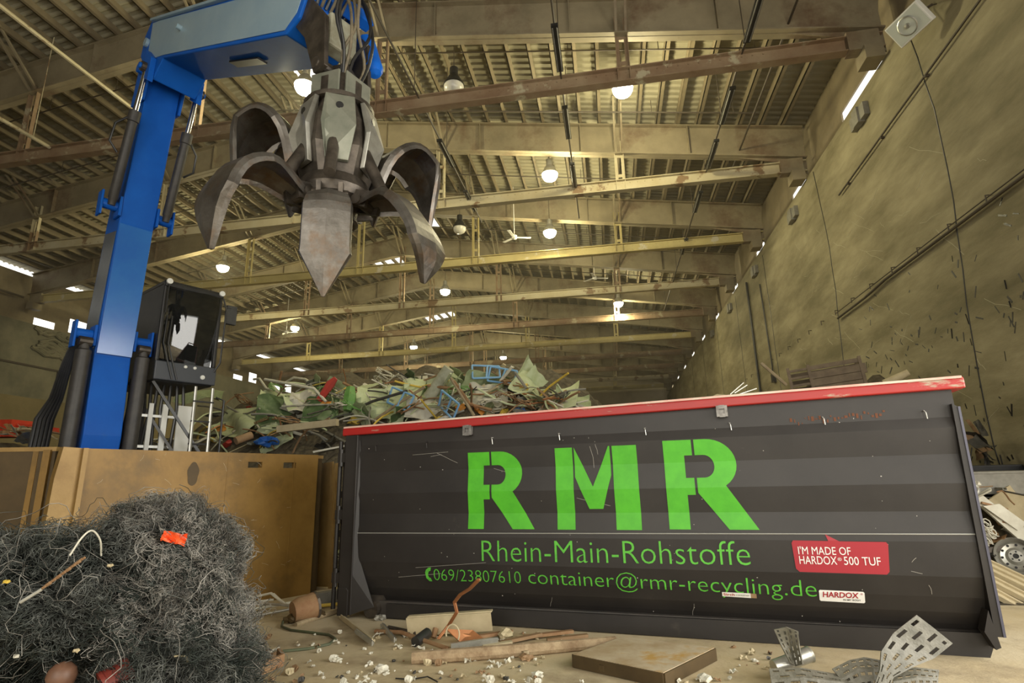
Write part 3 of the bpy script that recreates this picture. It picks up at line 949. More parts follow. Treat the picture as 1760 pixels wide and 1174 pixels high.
def bez(pts, n=14):
    out = []
    P = [np.array(p, float) for p in pts]
    P = [2 * P[0] - P[1]] + P + [2 * P[-1] - P[-2]]
    for i in range(1, len(P) - 2):
        for t in np.linspace(0, 1, n // (len(P) - 3) + 1)[:-1]:
            a, b, c, d = P[i - 1], P[i], P[i + 1], P[i + 2]
            out.append(.5 * ((2 * b) + (-a + c) * t + (2 * a - 5 * b + 4 * c - d) * t * t + (-a + 3 * b - 3 * c + d) * t ** 3))
    out.append(P[-2])
    return out


def slab(name, poly, hw, material, parent, off=0.0, bevel=.02):
    m = MB().prism(poly, lambda q: ep(q[0], q[1], off - hw), lambda q: ep(q[0], q[1], off + hw))
    return put(name, m, material, parent, bevel=bevel)


# boom: wide upper box, knee, tapering foot
BH_ = .30
fr = [(-.62, 1.6), (-.50, 2.6), (-.60, 4.08), (-.40, 6.7), (.02, 9.75)]
bk = [(-.62, 9.9), (-1.12, 6.7), (-1.38, 4.3), (-1.15, 2.6), (-1.1, 1.6)]
bm_ = slab('boom', fr + bk, BH_, M_blue, ex)
m = MB()
for s in (-1, 1):
    m.prism([(-.46, 6.5), (-1.05, 6.6), (-1.3, 4.35), (-.68, 4.2)], lambda q: ep(q[0], q[1], s * (BH_ + .004)), lambda q: ep(q[0], q[1], s * (BH_ + .012)))
put('side_sheen', m, M_greyside, bm_)  # thin grey overlay paints a reflective sheen on the boom's sides
m = MB().prism([(-.56, 4.1), (-.415, 6.66), (-.412, 6.66), (-.557, 4.1)], lambda q: ep(q[0] + .025, q[1], -BH_ + .015), lambda q: ep(q[0] + .025, q[1], BH_ - .015))
put('front_plate', m, mat('sky_sheen_blue', (.03, .17, .50), (.02, .13, .48), rough=.2, scale=.8, coat=.6), bm_, bevel=.01)  # brighter blue patch paints a sky reflection on the boom front
# pivot brackets with the cylinder bosses
for z, s0, nm in ((4.45, -.72, 'boom_cylinder_bracket'), (7.0, -.48, 'stick_cylinder_bracket')):
    for sg in (-1, 1):
        b = MB()
        b.tube([ep(s0, z, sg * BH_), ep(s0, z, sg * (BH_ + .32))], .10, 14)
        b.box(ep(s0, z - .02, sg * (BH_ + .33)), (.22, .04, .5), UE)
        b.box(ep(s0, z - .02, sg * (BH_ + .03)), (.3, .05, .4), UE)
        put(nm, b, M_blue, ex, bevel=.01)
for sg in (-1, 1):
    o_ = sg * (BH_ + .18)
    a, b = Vector(ep(-.55, 4.28, o_)), Vector(ep(-.62, 1.5, o_))
    cy = put('boom_cylinder', MB().tube([a, a.lerp(b, .05), a.lerp(b, .06), b], [.075, .085, .125, .125], 16).lathe([(.14, -.04), (.14, .04)], a.lerp(b, .72), (b - a), 16), M_cyl, ex, smooth=True)
    put('pin_boss', MB().tube([a + EN * -.1, a + EN * .1], .09, 12), M_steel_d, cy)
    p, q = Vector(ep(-.36, 6.95, o_)), Vector(ep(.42, 9.62, o_))
    cy = put('stick_cylinder', MB().tube([p, p.lerp(q, .04), p.lerp(q, .05), p.lerp(q, .60), p.lerp(q, .605), p.lerp(q, .68)], [.06, .07, .085, .085, .105, .105], 16), M_cyl, ex, smooth=True)
    put('piston_rod', MB().tube([p.lerp(q, .68), q], .048, 14), M_chrome, cy, smooth=True)
    put('rod_eye', MB().tube([q - EN * .1, q + EN * .1], .10, 14), M_steel_d, cy)
    put('cylinder_hose', MB().tube([p.lerp(q, .62) + EN * sg * .1, p.lerp(q, .55) + EN * sg * .26, p.lerp(q, .42) + EN * sg * .28, p.lerp(q, .36) + EN * sg * .12], .022, 8), M_dark, cy, smooth=True)
# head bracket at the boom top
b = MB()
for sg in (-1, 1):
    b.prism([(-.62, 9.3), (.0, 9.2), (.15, 9.8), (-.1, 10.3), (-.45, 10.2)], lambda q: ep(q[0], q[1], sg * (BH_ + .01)), lambda q: ep(q[0], q[1], sg * (BH_ + .06)))
b.tube([ep(-.2, 9.98, -.46), ep(-.2, 9.98, .46)], .1, 16)
put('boom_head', b, M_blue, ex, bevel=.01)
# stick (jib): side cheeks pale, belly dark blue
jb = [(-.35, 10.35), (.0, 9.85), (.55, 9.35), (.95, 9.62), (5.45, 7.55), (5.75, 7.65)]
jt_ = [(5.95, 8.05), (5.55, 8.42), (.55, 10.85), (.0, 11.05), (-.28, 10.8)]
JW = .40
st = slab('stick', jb + jt_, JW, M_blue, ex)
for sg in (-1, 1):
    m = MB().prism([(.12, 10.0), (.95, 9.68), (5.42, 7.63), (5.70, 7.75), (5.85, 8.04), (5.5, 8.33), (.5, 10.74), (.12, 10.9)], lambda q: ep(q[0], q[1], sg * (JW + .003)), lambda q: ep(q[0], q[1], sg * (JW + .012)))
    put('stick_cheek', m, M_blue_pale, st)
m = MB()
for sg in (-1, 1):
    m.bar(ep(.1, 10.97, sg * (JW + .03)), ep(5.55, 8.40, sg * (JW + .03)), .07, .05)
    m.tube([ep(1.7, 9.85, sg * JW), ep(1.7, 9.85, sg * (JW + .1))], .05, 10)
    m.tube([ep(-.02, 10.5, sg * JW), ep(-.02, 10.5, sg * (JW + .06))], .09, 12)
put('stick_flange', m, M_blue_pale, st)
m = MB().box(ep(3.55, 8.39, 0), (1.1, .16, .03), Matrix((Vector((EH.x * .906, EH.y * .906, -.423)), EN, Vector((EH.x * .423, EH.y * .423, .906)))).transposed())
put('belly_slot', m, M_dark, st)
for sg in (-1, 1):
    b = MB()
    b.prism([(.25, 9.5), (.6, 9.25), (.65, 9.75), (.3, 10.1)], lambda q: ep(q[0], q[1], sg * (JW + .0)), lambda q: ep(q[0], q[1], sg * (JW + .1)))
    b.tube([ep(.42, 9.62, sg * .3), ep(.42, 9.62, sg * .62)], .06, 12)
    put('stick_lug', b, M_blue, st, bevel=.01)
# stick tip: yoke, hydraulic block, hose loops
M_hose = mat('dusty_hose', (.16, .13, .08), (.09, .075, .05), rough=.7, scale=8)
put('tip_block', MB().box(ep(6.12, 7.35, -.02), (.22, .42, .5), UE), mat('pale_dusty_block', (.34, .34, .26), (.24, .22, .15), rough=.6, scale=7), st, bevel=.03)
tip = MB()
for sg in (-1, 1):
    tip.prism([(5.5, 7.75), (5.85, 7.3), (6.12, 6.62), (6.36, 6.62), (6.3, 7.4), (5.85, 8.0)], lambda q: ep(q[0], q[1], sg * .30), lambda q: ep(q[0], q[1], sg * .36))
put('tip_yoke', tip, M_steel_d, st, bevel=.01)
m = MB().prism([(5.4, 8.4), (5.65, 8.5), (6.2, 8.02), (6.28, 7.8), (6.1, 7.78), (5.7, 8.2)], lambda q: ep(q[0], q[1], .12), lambda q: ep(q[0], q[1], .42))
put('tip_guard', m, M_blue, st, bevel=.02)
put('hydraulic_block', MB().tube([ep(6.1, 7.62, .42), ep(6.3, 7.1, .42)], [.13, .12], 14).lathe([(0, -.14), (.08, -.12), (.12, -.06), (.125, 0)], ep(6.3, 7.1, .42), (ep(6.1, 7.62, 0) - ep(6.3, 7.1, 0)), 14), M_blue, st, smooth=True)
for k in range(7):
    o_ = -.30 + .085 * k
    w1, w2, w3 = .16 * math.sin(2.1 * k), .2 * math.sin(1.3 * k + 1), .1 * math.cos(2.7 * k)
    hpts = bez([tuple(ep(5.9, 7.9, o_ * .8)), tuple(ep(6.2, 8.15 + w3, o_)), tuple(ep(6.45 + w3, 7.8, o_ + w1)), tuple(ep(6.5, 7.3, o_ * 1.1 + w1)), tuple(ep(6.42 + .04 * math.sin(k), 6.9, o_ * .8 + w2 * .6)), tuple(ep(6.3, 6.45, o_ * .5))], 24)
    put('tip_hose', MB().tube(hpts, .021, 8), [M_dark, M_hose, M_dark, M_hose][k % 4], st, smooth=True)

# operator cab
CS, CO0, CO1, CZ0, CZ1 = -.45, .66, 1.84, 3.70, 5.78
CD = 1.9
cab = put('cab', MB().box(ep(CS - CD / 2, CZ1 - .05, (CO0 + CO1) / 2), (CD, CO1 - CO0, .1), UE)
          .box(ep(CS - CD / 2 - .02, CZ0 + .2, (CO0 + CO1) / 2), (CD - .06, CO1 - CO0 - .04, .4), UE)
          .box(ep(CS - CD + .03, (CZ0 + CZ1) / 2, (CO0 + CO1) / 2), (.06, CO1 - CO0, CZ1 - CZ0), UE)
          .box(ep(CS - .05, (CZ0 + CZ1) / 2 + .2, CO0 + .04), (.1, .08, CZ1 - CZ0 - .4), UE)
          .box(ep(CS - .05, (CZ0 + CZ1) / 2 + .2, CO1 - .04), (.1, .08, CZ1 - CZ0 - .4), UE)
          .box(ep(CS - CD / 2, (CZ0 + CZ1) / 2, CO0 + .03), (CD, .05, CZ1 - CZ0 - .02), UE)
          .box(ep(CS - .02, CZ1 - .09, (CO0 + CO1) / 2), (.12, CO1 - CO0, .1), UE), M_dark, ex, bevel=.025)
ws = MB()
wm = UE @ Matrix.Rotation(R(-7), 3, 'Z') @ Matrix.Rotation(R(8), 3, 'Y')
wc_ = Vector(ep(CS - .06, (CZ0 + CZ1) / 2 + .18, (CO0 + CO1) / 2))
hw_, hh_ = (CO1 - CO0) / 2 - .06, (CZ1 - CZ0) / 2 - .24
for lay in (0, -.012):
    ws.v += [tuple(wc_ + wm @ Vector((lay + .03 - (a * hw_) ** 2 / 4.4 - (b * hh_) ** 2 / 11, a * hw_, b * hh_))) for a in np.linspace(-1, 1, 11) for b in np.linspace(-1, 1, 11)]
ws.f = [(o + i * 11 + j, o + i * 11 + j + 1, o + (i + 1) * 11 + j + 1, o + (i + 1) * 11 + j) for o in (0, 121) for i in range(10) for j in range(10)]
put('windscreen', ws, M_screen, cab, smooth=True)
put('side_window', MB().box(ep(CS - CD / 2, (CZ0 + CZ1) / 2 + .25, CO1 - .03), (CD - .2, .015, CZ1 - CZ0 - .65), UE), M_glass, cab)
put('rear_window', MB().box(ep(CS - CD + .065, (CZ0 + CZ1) / 2 + .12, (CO0 + CO1) / 2 + .03), (.012, .74, .86), UE), M_glass, cab)
put('seat', MB().box(ep(CS - 1.1, CZ0 + .75, 1.25), (.5, .5, .14), UE).box(ep(CS - 1.35, CZ0 + 1.05, 1.25), (.14, .48, .5), UE), M_cabint, cab, bevel=.04)
put('red_trim', MB().box(ep(CS - .5, CZ0 + 1.1, CO0 + .10), (.05, .06, .6), UE).box(ep(CS - .6, CZ0 + .95, CO0 + .12), (.2, .04, .12), UE), M_orange, cab)
put('bumper_panel', MB().box(ep(CS + .02, CZ0 + .21, (CO0 + CO1) / 2), (.06, CO1 - CO0, .38), UE), mat('cab_charcoal', (.045, .05, .06), rough=.4), cab, bevel=.02)
for o_, z, r in ((CO0 + .06, CZ1 - .04, .058), (CO1 - .06, CZ1 - .04, .058), (CO0 + .55, CZ0 + .33, .03), (CO0 + .73, CZ0 + .33, .03), (CO0 + .9, CZ0 + .16, .045)):
    put('work_light', MB().lathe([(r, 0), (r, .04), (0, .05)], ep(CS + .04, z, o_), EH, 14), M_greywhite, cab)
m = MB().tube([ep(CS + .06, CZ1 - .15, CO1 - .02), ep(CS + .12, CZ1 - .4, CO1 + .04), ep(CS + .12, CZ0 + .5, CO1 + .02), ep(CS + .05, CZ0 + .3, CO1 - .06)], .018, 8)
for d_ in (0, .09):
    m.tube([ep(CS + .06, CZ1 - .75, CO0 + .1 + d_), ep(CS + .09, CZ0 + .75, CO0 + .08 + d_), ep(CS + .07, CZ0 + .05, CO0 + .32 + d_)], .014, 6)
m.tube([ep(CS + .05, CZ1 - .1, CO0 + .06), ep(CS + .05, CZ1 - .7, CO0 + .06)], .012, 6)
put('guard_rail', m, M_dark, cab, smooth=True)
m = MB().box(ep(CS - .05, CZ1 - .45, CO1 + .22), (.1, .22, .42), UE).tube([ep(CS, CZ1 - .3, CO1), ep(CS, CZ1 - .3, CO1 + .2)], .015, 6)
put('mirror', m, M_cabint, cab, bevel=.04)
# steel frame, ladder, hose tower under the cab
fm = MB()
ZB = 2.0
LAD = thing
fm.bar(ep(CS - .1, CZ0, CO0 + .05), ep(CS + .12, ZB + .1, CO0 + 1.15), .05, .05).bar(ep(CS - .6, CZ0, CO0 - .2), ep(CS - .1, ZB + .1, CO0 + .75), .05, .05)
fm.box(ep(CS - .15, ZB + .04, CO0 + .85), (.7, .9, .06), UE)
put('support_frame', fm, M_dark, ex)
ld = MB()
for o_ in (CO0 + .78, CO0 + 1.12):
    ld.tube([ep(CS + .1, CZ0 - .05, o_), ep(CS + .16, ZB, o_)], .03, 8)
put('ladder', ld, M_alu, ex)
rg = MB()
for z in (3.35, 2.95, 2.5):
    rg.bar(ep(CS + .12, z, CO0 + .75), ep(CS + .12, z, CO0 + 1.15), .05, .03)
rg.tube([ep(CS + .2, 3.45, CO0 + 1.15), ep(CS + .25, 3.4, CO0 + 1.3), ep(CS + .25, ZB, CO0 + 1.3)], .022, 8)
put('ladder_rung', rg, M_dark, ex)
put('step_plate', MB().box(ep(CS + .15, ZB + .02, CO0 + 1.05), (.3, .5, .05), UE), M_alu, ex)
hp = MB()
for k, (o_, w_) in enumerate(((.25, .1), (.52, .08), (.78, .1), (1.15, .26))):
    hp.box(ep(CS - .34, 2.62, CO0 - .35 + o_), (.04, w_, 1.35), UE)
put('white_upright', hp, M_greywhite, ex)
for k in range(9):
    o_ = CO0 - .2 + .12 * k
    put('riser_hose', MB().tube([ep(CS - .45, 3.75, o_), ep(CS - .4, 3.2, o_ + .04 * math.sin(k)), ep(CS - .42, 2.5, o_ - .05 * math.cos(k * 2)), ep(CS - .45, 1.6, o_)], .032, 7), M_dark, ex, smooth=True)
for z in (3.05, 2.45):
    put('hose_clamp', MB().box(ep(CS - .36, z, CO0 + .25), (.03, .75, .05), UE), M_alu, ex)
for k in range(5):
    put('boom_hose', MB().tube([ep(-1.35, 4.6, -.34 - .02 * k), ep(-1.4, 4.0, -.42 - .03 * k), ep(-1.3, 3.3, -.50 - .04 * k), ep(-1.2, 2.9, -.60 - .06 * k), ep(-1.2, 1.7, -.64 - .06 * k)], .03, 8), M_dark, ex, smooth=True)
# superstructure, pedestal and undercarriage (low, behind the bunker box)
put('upper_frame', MB().box(ep(-1.9, 1.35, .4), (3.6, 2.6, .9), UE), M_blue, ex, bevel=.05)
put('counterweight', MB().box(ep(-3.9, 1.5, .4), (.9, 2.6, 1.2), UE), M_cyl, ex, bevel=.1)
put('slew_ring', MB().tube([ep(-1.6, .7, .4), ep(-1.6, .95, .4)], .8, 28), M_steel_d, ex)
for sg in (-1, 1):
    put('track', MB().prism([(-3.4, .0), (.2, .0), (.45, .25), (.45, .5), (.2, .7), (-3.4, .7), (-3.65, .5), (-3.65, .25)], lambda q: ep(q[0], q[1], .4 + sg * .85), lambda q: ep(q[0], q[1], .4 + sg * 1.35)), M_steel_d, ex, bevel=.03)
put('undercarriage', MB().box(ep(-1.6, .45, .4), (2.0, 1.8, .5), UE), M_steel_d, ex)

# ------------------------------------------------------------------ orange-peel grapple
GX = Vector((-3.15, 5.85, 0))
TC = (-GX).normalized()


def gdir(deg):
    t = R(deg)
    return Vector((TC.x * math.cos(t) - TC.y * math.sin(t), TC.x * math.sin(t) + TC.y * math.cos(t), 0))


gr = thing('scrap_grapple', 'open steel orange-peel grapple hanging from the blue stick', 'grapple', GX + Vector((0, 0, 6.5)))
put('hanger_link', MB().box(GX + Vector((0, 0, 6.68)), (.34, .34, .3)).tube([GX + EN * -.4 + Vector((0, 0, 6.75)), GX + EN * .4 + Vector((0, 0, 6.75))], .08, 14).box(GX + Vector((.0, 0, 6.48)), (.26, .3, .3)), M_steel_d, gr, bevel=.02)
put('rotator', MB().lathe([(0, 6.62), (.30, 6.62), (.34, 6.54), (.34, 6.3), (.44, 6.26), (.44, 6.2), (0, 6.2)], GX, n=24), M_steel_d, gr, smooth=True)
tr = MB()
for sg in (-35, 40):
    d = gdir(sg)
    s_ = d.cross(Vector((0, 0, 1)))
    tr.box(GX + d * .32 + Vector((0, 0, 6.42)), (.03, .4, .36), Matrix((d, s_, Vector((0, 0, 1)))).transposed())
put('rotator_guard', tr, M_hubp, gr, bevel=.01)
NF = 6
hub = MB()
prof = [(.36, 6.22), (.47, 5.95), (.50, 5.55), (.40, 5.2), (.34, 4.95)]
for i in range(NF):
    a0, a1 = i * 60 - 30, i * 60 + 30
    for (ra, za), (rb, zb) in zip(prof, prof[1:]):
        hub.add([GX + gdir(a0) * ra + Vector((0, 0, za)), GX + gdir(a1) * ra + Vector((0, 0, za)), GX + gdir(a1) * rb + Vector((0, 0, zb)), GX + gdir(a0) * rb + Vector((0, 0, zb))], [(0, 1, 2, 3)])
put('housing', hub, M_steel_d, gr)
for i in range(NF):
    a = i * 60
    d = gdir(a)
    s_ = d.cross(Vector((0, 0, 1)))
    p = MB()
    outl = [(-.17, 6.20), (.17, 6.20), (.20, 5.75), (.13, 5.32), (-.13, 5.32), (-.20, 5.75)]

    def radial(z):
        return .40 + (6.2 - z) * .26 if z > 5.7 else .53 - (5.7 - z) * .3
    p.prism(outl, lambda q: GX + d * (radial(q[1]) + .03) + s_ * q[0] + Vector((0, 0, q[1])), lambda q: GX + d * (radial(q[1]) - .03) + s_ * q[0] + Vector((0, 0, q[1])))
    pl_ = put('cover_plate', p, M_hubp if i % 2 == 0 else M_steel_l, gr, bevel=.008)  # every second plate gets the whiter colour, as if lit
    hole = MB().tube([GX + d * (radial(6.02) + .032) + Vector((0, 0, 6.02)), GX + d * (radial(6.02) + .036) + Vector((0, 0, 6.02))], .045, 14)
    put('eye_hole', hole, M_dark, pl_)
core = MB().lathe([(0, 5.25), (.40, 5.2), (.46, 5.05), (.42, 4.95), (.30, 4.88), (.26, 4.74), (0, 4.70)], GX, n=24)
put('hub', core, M_steel_d, gr, smooth=True)
put('hub_cap', MB().lathe([(.29, 4.74), (.30, 4.70), (.27, 4.675), (0, 4.67)], GX, n=28).bar(GX + gdir(-30) * .05 + Vector((0, 0, 4.665)), GX + gdir(-10) * .2 + Vector((0, 0, 4.665)), .03, .02), M_steel, gr)


def tine(az, prof, wmax, wroot=.16, mname=None):
    """a curved claw: ridged shell that swells and then closes to a point, with a lug and hinge pin at the root"""
    d = gdir(az)
    s_ = d.cross(Vector((0, 0, 1)))
    pts = bez(prof, 18)
    n = len(pts)
    m = MB()
    rows = []
    cols = [-1, -.93, -.5, 0, .5, .93, 1]
    for side in (0, 1):
        for i, p in enumerate(pts):
            t = i / (n - 1)
            w = wroot + (wmax - wroot) * min(1, t / .3) if t < .3 else wmax
            if t > .68:
                w = wmax * (1 - (t - .68) / .32) + .015
            a, b = pts[max(0, i - 1)], pts[min(n - 1, i + 1)]
            tg = (b - a) / (np.linalg.norm(b - a) + 1e-9)
            nr = np.array([-tg[1], tg[0]])     # outward side of the curve
            th = .03 if side == 0 else -.02
            for c in cols:
                edge = -.05 * min(1, w / .2) if abs(c) > .95 else 0
                ridge = (.05 * (1 - abs(c))) * min(1, w / .2)
                q = p + nr * (th + edge + ridge)
                m.v.append(tuple(GX + d * float(q[0]) + s_ * (w * c) + Vector((0, 0, float(q[1])))))
    k = len(cols)
    for side in (0, 1):
        o = side * n * k
        m.f += [(o + i * k + j, o + i * k + j + 1, o + (i + 1) * k + j + 1, o + (i + 1) * k + j) for i in range(n - 1) for j in range(k - 1)]
    o = n * k
    for i in range(n - 1):
        m.f += [(i * k, (i + 1) * k, o + (i + 1) * k, o + i * k), (i * k + k - 1, o + i * k + k - 1, o + (i + 1) * k + k - 1, (i + 1) * k + k - 1)]
    m.f += [tuple(range(k)) + tuple(o + j for j in range(k - 1, -1, -1)), tuple((n - 1) * k + j for j in range(k)) + tuple(o + (n - 1) * k + j for j in range(k - 1, -1, -1))]
    tn = put('tine', m, M_steel, gr)
    r0, z0 = prof[0]
    lug = MB()
    for c in (-.12, .12):
        lug.bar(GX + d * .25 + s_ * c + Vector((0, 0, 4.95)), GX + d * (r0 + .12) + s_ * c + Vector((0, 0, z0)), .05, .2)
    lug.tube([GX + d * r0 + s_ * -.2 + Vector((0, 0, z0)), GX + d * r0 + s_ * .2 + Vector((0, 0, z0))], .065, 14)
    put('hinge_lug', lug, M_steel_d, tn)
    cyl = MB().tube([GX + d * .42 + Vector((0, 0, 5.55)), GX + d * (r0 + .22) + Vector((0, 0, z0 + .16))], .07, 12)
    put('tine_cylinder', cyl, M_steel_d, tn, smooth=True)
    return tn


tine(-6, [(.42, 4.86), (.60, 4.72), (.62, 4.35), (.57, 3.98), (.50, 3.60)], .27)
tine(-56, [(.45, 4.88), (.90, 5.02), (1.26, 4.84), (1.42, 4.40), (1.36, 3.92)], .36)
tine(52, [(.45, 4.85), (.88, 4.82), (1.20, 4.48), (1.33, 4.10), (1.24, 3.76)], .36)
tine(-112, [(.42, 5.05), (.55, 5.85), (.88, 6.15), (1.2, 5.9), (1.28, 5.25)], .40)
tine(112, [(.42, 5.05), (.60, 5.70), (.98, 5.98), (1.32, 5.7), (1.36, 5.0)], .40)
tine(-155, [(.42, 5.05), (.55, 5.75), (.9, 6.1), (1.25, 5.9), (1.35, 5.3)], .38)
tine(155, [(.42, 5.05), (.55, 5.75), (.9, 6.1), (1.25, 5.9), (1.35, 5.3)], .38)

# ------------------------------------------------------------------ wire tangle in the foreground
rng = np.random.default_rng(11)


def strands_mesh(name, P, rad, mats, idx):
    """P: (n, k, 3) polylines turned into thin three-sided wires"""
    n, k, _ = P.shape
    d = np.gradient(P, axis=1)
    d /= np.linalg.norm(d, axis=2, keepdims=True) + 1e-9
    ref = np.tile(np.array([.3, -.5, .81]), (n, k, 1))
    s = np.cross(d, ref)
    s /= np.linalg.norm(s, axis=2, keepdims=True) + 1e-9
    t = np.cross(d, s)
    V = np.stack([P + (s * math.cos(a) + t * math.sin(a)) * rad[:, None, None] for a in (0, 2.094, 4.189)], axis=2)   # n k 3 3
    V = V.reshape(-1, 3)
    base = (np.arange(n)[:, None, None] * k + np.arange(k - 1)[None, :, None]) * 3
    j = np.arange(3)[None, None, :]
    F = np.stack([base + j, base + (j + 1) % 3, base + 3 + (j + 1) % 3, base + 3 + j], axis=-1).reshape(-1, 4)
    me = bpy.data.meshes.new(name)
    me.vertices.add(len(V))
    me.vertices.foreach_set('co', V.astype(np.float32).ravel())
    me.loops.add(F.size)
    me.loops.foreach_set('vertex_index', F.astype(np.int32).ravel())
    me.polygons.add(len(F))
    me.polygons.foreach_set('loop_start', np.arange(0, F.size, 4, dtype=np.int32))
    try:
        me.polygons.foreach_set('loop_total', np.full(len(F), 4, dtype=np.int32))
    except Exception:
        pass
    for m_ in mats:
        me.materials.append(m_)
    me.polygons.foreach_set('material_index', np.repeat(idx, (k - 1) * 3).astype(np.int32))
    me.update(calc_edges=True)
    me.validate()
    return me


def lump(px, py, dist, r):
    P = at_d(px, py, dist)
    return (P, np.array(r, float))


LUMPS = [lump(300, 935, 4.75, (.40, .40, .34)), lump(262, 905, 4.75, (.26, .3, .2)), lump(345, 965, 4.7, (.32, .35, .3)),
         lump(170, 960, 4.5, (.46, .45, .28)), lump(70, 975, 4.25, (.40, .45, .28)), lump(-30, 985, 4.1, (.4, .45, .3)),
         lump(120, 1040, 4.15, (.5, .45, .3)), lump(20, 1060, 4.0, (.36, .4, .24)), lump(260, 1050, 4.4, (.42, .42, .34)),
         lump(350, 1080, 4.5, (.34, .36, .36)), lump(300, 1140, 4.2, (.50, .46, .30)), lump(385, 1150, 4.45, (.24, .28, .26)), lump(330, 1190, 4.1, (.5, .45, .3)),
         lump(200, 1180, 4.5, (.5, .45, .34)), lump(80, 1230, 4.6, (.6, .5, .4)), lump(-40, 1110, 4.2, (.4, .4, .35)), lump(170, 1075, 4.5, (.6, .5, .5)), lump(30, 1090, 4.6, (.6, .4, .5)), lump(230, 1000, 4.75, (.5, .4, .5))]
heap = thing('wire_tangle', 'big tangled heap of dark thin wire in front of the brown bunker boxes', 'wire heap', (-3.9, 3.6, 0))
heap['kind'] = 'stuff'
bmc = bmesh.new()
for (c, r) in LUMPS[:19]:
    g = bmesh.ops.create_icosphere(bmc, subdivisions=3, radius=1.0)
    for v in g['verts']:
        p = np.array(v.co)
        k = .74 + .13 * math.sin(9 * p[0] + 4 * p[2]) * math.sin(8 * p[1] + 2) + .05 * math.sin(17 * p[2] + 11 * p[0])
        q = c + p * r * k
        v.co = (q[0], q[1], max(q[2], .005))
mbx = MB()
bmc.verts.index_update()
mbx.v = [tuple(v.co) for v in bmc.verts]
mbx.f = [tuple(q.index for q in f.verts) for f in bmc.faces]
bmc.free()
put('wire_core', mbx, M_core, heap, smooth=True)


def wires(n, k, step, curl, lift, only=None, rad=(.0018, .0034)):
    li = rng.integers(0, len(LUMPS), n) if only is None else rng.choice(only, n)
    C = np.array([LUMPS[i][0] for i in li])
    Rr = np.array([LUMPS[i][1] for i in li])
    tocam = -C.copy()
    tocam[:, 2] = .8
    tocam /= np.linalg.norm(tocam, axis=1, keepdims=True)
    u = rng.normal(size=(n, 3)) + tocam * .9
    u /= np.linalg.norm(u, axis=1, keepdims=True)
    d = rng.normal(size=(n, 3))
    bend = rng.normal(size=(n, 3)) * curl
    P = np.zeros((n, k, 3))
    off = 1.0 + rng.random(n) * lift
    ph = (li * 1.7)[:, None]

    def rag(v):
        return .20 * np.sin(6.1 * v[:, :1] + ph + 3.3 * v[:, 2:]) * np.sin(5.3 * v[:, 1:2] - ph) + .11 * np.sin(13 * v[:, 2:] + 2 * ph) * np.sin(11 * v[:, :1] + 9 * v[:, 1:2]) + .05 * np.sin(29 * v[:, :1] + 23 * v[:, 2:])
    for i in range(k):
        d += bend * .35 + rng.normal(size=(n, 3)) * curl
        d -= u * (d * u).sum(1, keepdims=True)
        d /= np.linalg.norm(d, axis=1, keepdims=True) + 1e-9
        u = u + d * (step / Rr)
        u /= np.linalg.norm(u, axis=1, keepdims=True)
        off += rng.normal(size=n) * .03
        P[:, i] = C + u * Rr * (off[:, None] + rag(u)) * .97
    P[:, :, 2] = np.maximum(P[:, :, 2], .004)
    return P, rng.uniform(*rad, n)


P1, r1_ = wires(15000, 15, .022, .75, .12, rad=(.0013, .0026))
grey = [0, 1, 2, 9, 11, 8]
P2, r2_ = wires(11000, 15, .013, 1.1, .2, only=grey, rad=(.0013, .0024))
P3, r3_ = wires(520, 18, .04, .45, .55, rad=(.0016, .003))
o = bpy.data.objects.new('wire_strands', strands_mesh('wire_strands', np.concatenate([P1, P2]) - np.array(ORG[heap.name]), np.concatenate([r1_, r2_]), [M_wire, M_wire_g], np.concatenate([np.zeros(len(P1)), np.ones(len(P2))])))
COL.objects.link(o)
o.parent = heap
o['kind'] = 'stuff'
o = bpy.data.objects.new('loose_strands', strands_mesh('loose_strands', P3 - np.array(ORG[heap.name]), r3_, [M_wire, M_wire_g], rng.integers(0, 2, len(P3))))
COL.objects.link(o)
o.parent = heap
o['kind'] = 'stuff'


# ------------------------------------------------------------------ shapes for loose scrap
def sheet_mb(w, h, crump, seed, n=9, th=.006, fold_=.0):
    r = random.Random(seed)
    ph = [r.uniform(0, 6.28) for _ in range(6)]
    fx = [r.uniform(1.2, 3.2) for _ in range(3)]

    def z(x, y):
        return crump * (math.sin(fx[0] * x * 2 + ph[0] + y * 2) * .5 + abs(math.sin(fx[1] * y + ph[1] + x * 1.5)) * .7 + .35 * math.sin(fx[2] * 3 * (x + y) + ph[2])) + fold_ * abs(x - .15 * y)
    m = MB()
    cut = r.random() * .12
    g = []
    for s in (0, 1):
        for i in range(n):
            for j in range(n):
                x, y = -1 + 2 * i / (n - 1), -1 + 2 * j / (n - 1)
                e = 1 - cut * (x > .5) * (y + 1) / 2 - .03 * math.sin(ph[3] + 5 * x) * (abs(y) > .9)
                g.append((x * w / 2 * e, y * h / 2 * e, z(x, y) + (th if s else 0)))
    fs = []
    for s in (0, 1):
        o = s * n * n
        fs += [(o + i * n + j, o + i * n + j + 1, o + (i + 1) * n + j + 1, o + (i + 1) * n + j) for i in range(n - 1) for j in range(n - 1)]
    o = n * n
    for i in range(n - 1):
        for a, b in ((i * n, (i + 1) * n), (i * n + n - 1, (i + 1) * n + n - 1), (i, i + 1), ((n - 1) * n + i, (n - 1) * n + i + 1)):
            fs.append((a, b, o + b, o + a))
    return m.add(g, fs)


def pipe_mb(L, r, bend, seed, n=8):
    q = random.Random(seed)
    pts = []
    a, b = q.uniform(-1, 1) * bend, q.uniform(-1, 1) * bend
    for i in range(7):
        t = i / 6 - .5
        pts.append((L * t, a * (math.sin(3 * t + q.random() * .2)), b * math.cos(4 * t) - b * .9))
    return MB().tube(pts, r, n)


